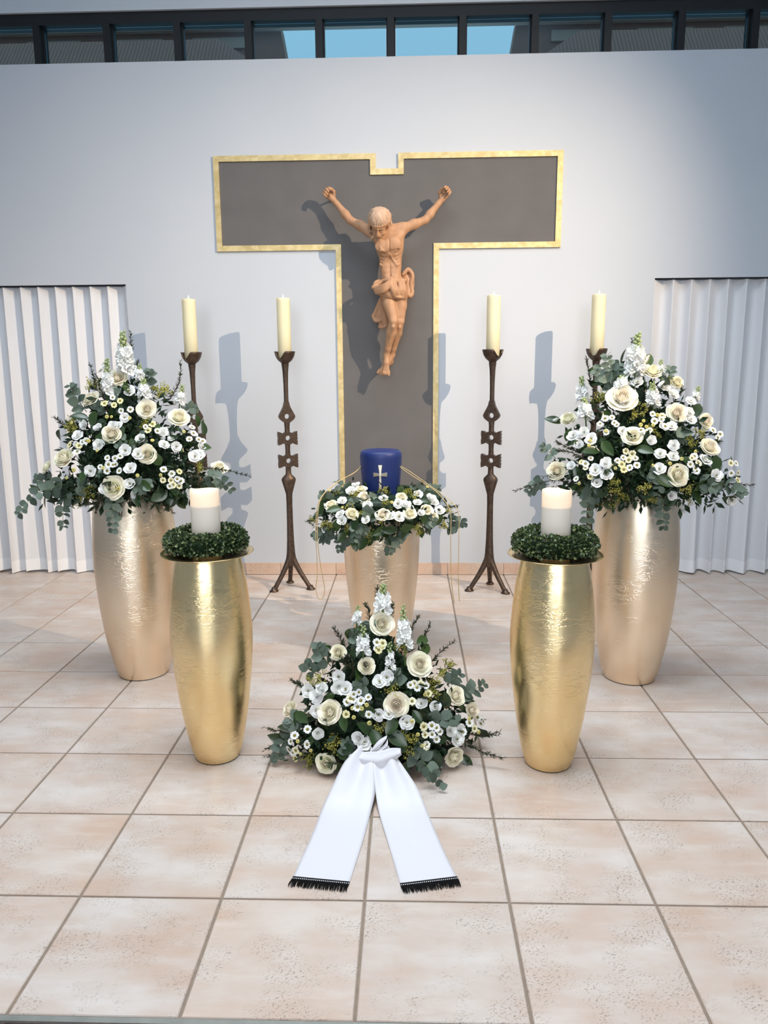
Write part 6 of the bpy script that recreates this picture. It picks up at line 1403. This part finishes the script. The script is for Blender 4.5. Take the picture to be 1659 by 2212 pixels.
    for P, N, s_ in LV:
        d = (N * .35 + Vector((rnd.gauss(0, .7), -.1, rnd.gauss(-.25, .6)))).normalized()
        q = P - d * .03 * size
        if q.z < floor_z + .03: q.z = floor_z + .03; d.z = max(d.z, -.1)
        link('leaf', rnd.choice(LEAF), root, basis(q, d, N + Vector((0, -.5, .4)) + jit(.35), .072 * size * s_ * rnd.uniform(.8, 1.2)))
    fillP = allP + D['leaf'] + [it[:3] + it[6:9] for it in D['euc'] + D['twig']]
    # dense dark filler between the flowers: too many to count
    mb = MB()
    for k in range(n_fill):
        it = rnd.choice(fillP); N = Vector(it[3:6])
        P = V3(it[:3]); P = P * rnd.uniform(.74, .96) - N * rnd.uniform(.02, .045) + jit(.025)
        if P.z < floor_z + .02: P.z = floor_z + .02 + rnd.random() * .02
        d = (N * .5 + jit(.6)).normalized(); s_ = d.cross(jit(1)).normalized(); w_ = d.cross(s_)
        L = rnd.uniform(.03, .055) * size; W_ = L * rnd.uniform(.14, .26)
        if (P + d * L).z < floor_z: d.z = abs(d.z)
        mb.add([P, P + d * L * .5 + s_ * W_, P + d * L, P + d * L * .5 - s_ * W_, P + d * L * .5 - w_ * W_ * .4], [(0, 4, 1), (4, 2, 1), (0, 3, 4), (4, 3, 2)])
    set_props(mb.build('filler_foliage', M['fill'], root, smooth=False), kind='stuff')
    return root
def foam(root, prof, dy, loc):
    m = MB(); m.lathe(lerp_prof(prof, 3), 28)
    m.v = [(x, y * dy, z) for x, y, z in m.v]
    mm_ = []
    for x, y, z in m.v:
        k = 1 + .10 * mnoise.noise(Vector((x * 14, y * 14, z * 14))); mm_.append((x * k, y * k, z))
    m.v = mm_
    m.build('moss_foam', M['fill'], root, Matrix.Translation(loc))
A = place_arrangement('flower_arrangement', 'left', (-1.172, 2.0, .80), 'tall white flower arrangement in the left large gold vase before the curtain', 1.0, 21)
foam(A, [(.02, .09), (.13, .18), (.20, .22), (.27, .19), (.38, .13), (.5, .06), (.56, .02), (.60, .005)], .72, (0, 0, 0))
A = place_arrangement('flower_arrangement', 'right', (1.166, 1.98, .80), 'tall white flower arrangement in the right large gold vase before the curtain', 1.0, 22)
foam(A, [(.02, .09), (.13, .18), (.20, .23), (.27, .20), (.38, .14), (.5, .06), (.56, .02), (.60, .005)], .72, (0, 0, 0))
A = place_arrangement('flower_arrangement', 'front', (.003, 1.27, 0), 'white flower arrangement standing on the floor tiles behind the white ribbon', 1.0, 23, n_fill=2200)
foam(A, [(.012, .21), (.06, .26), (.14, .24), (.25, .18), (.36, .11), (.45, .05), (.50, .01)], .66, (0, 0, 0))
A = place_arrangement('urn_wreath', 'urn', (-.015, 2.30, .80), 'wreath of white roses and eucalyptus lying on the centre vase around the urn', .95, 24, 'wreath', 50, 1200, .5)
f = MB(); nn = 44
f.loft([[((.205 + .105 * math.cos(u)) * math.cos(a), .85 * (.205 + .105 * math.cos(u)) * math.sin(a), .016 + .036 * math.sin(u)) for u in [2 * math.pi * q / 12 for q in range(12)]] for a in [2 * math.pi * j / nn for j in range(nn + 1)]], cap=False)
f.build('moss_foam', M['fill'], A)
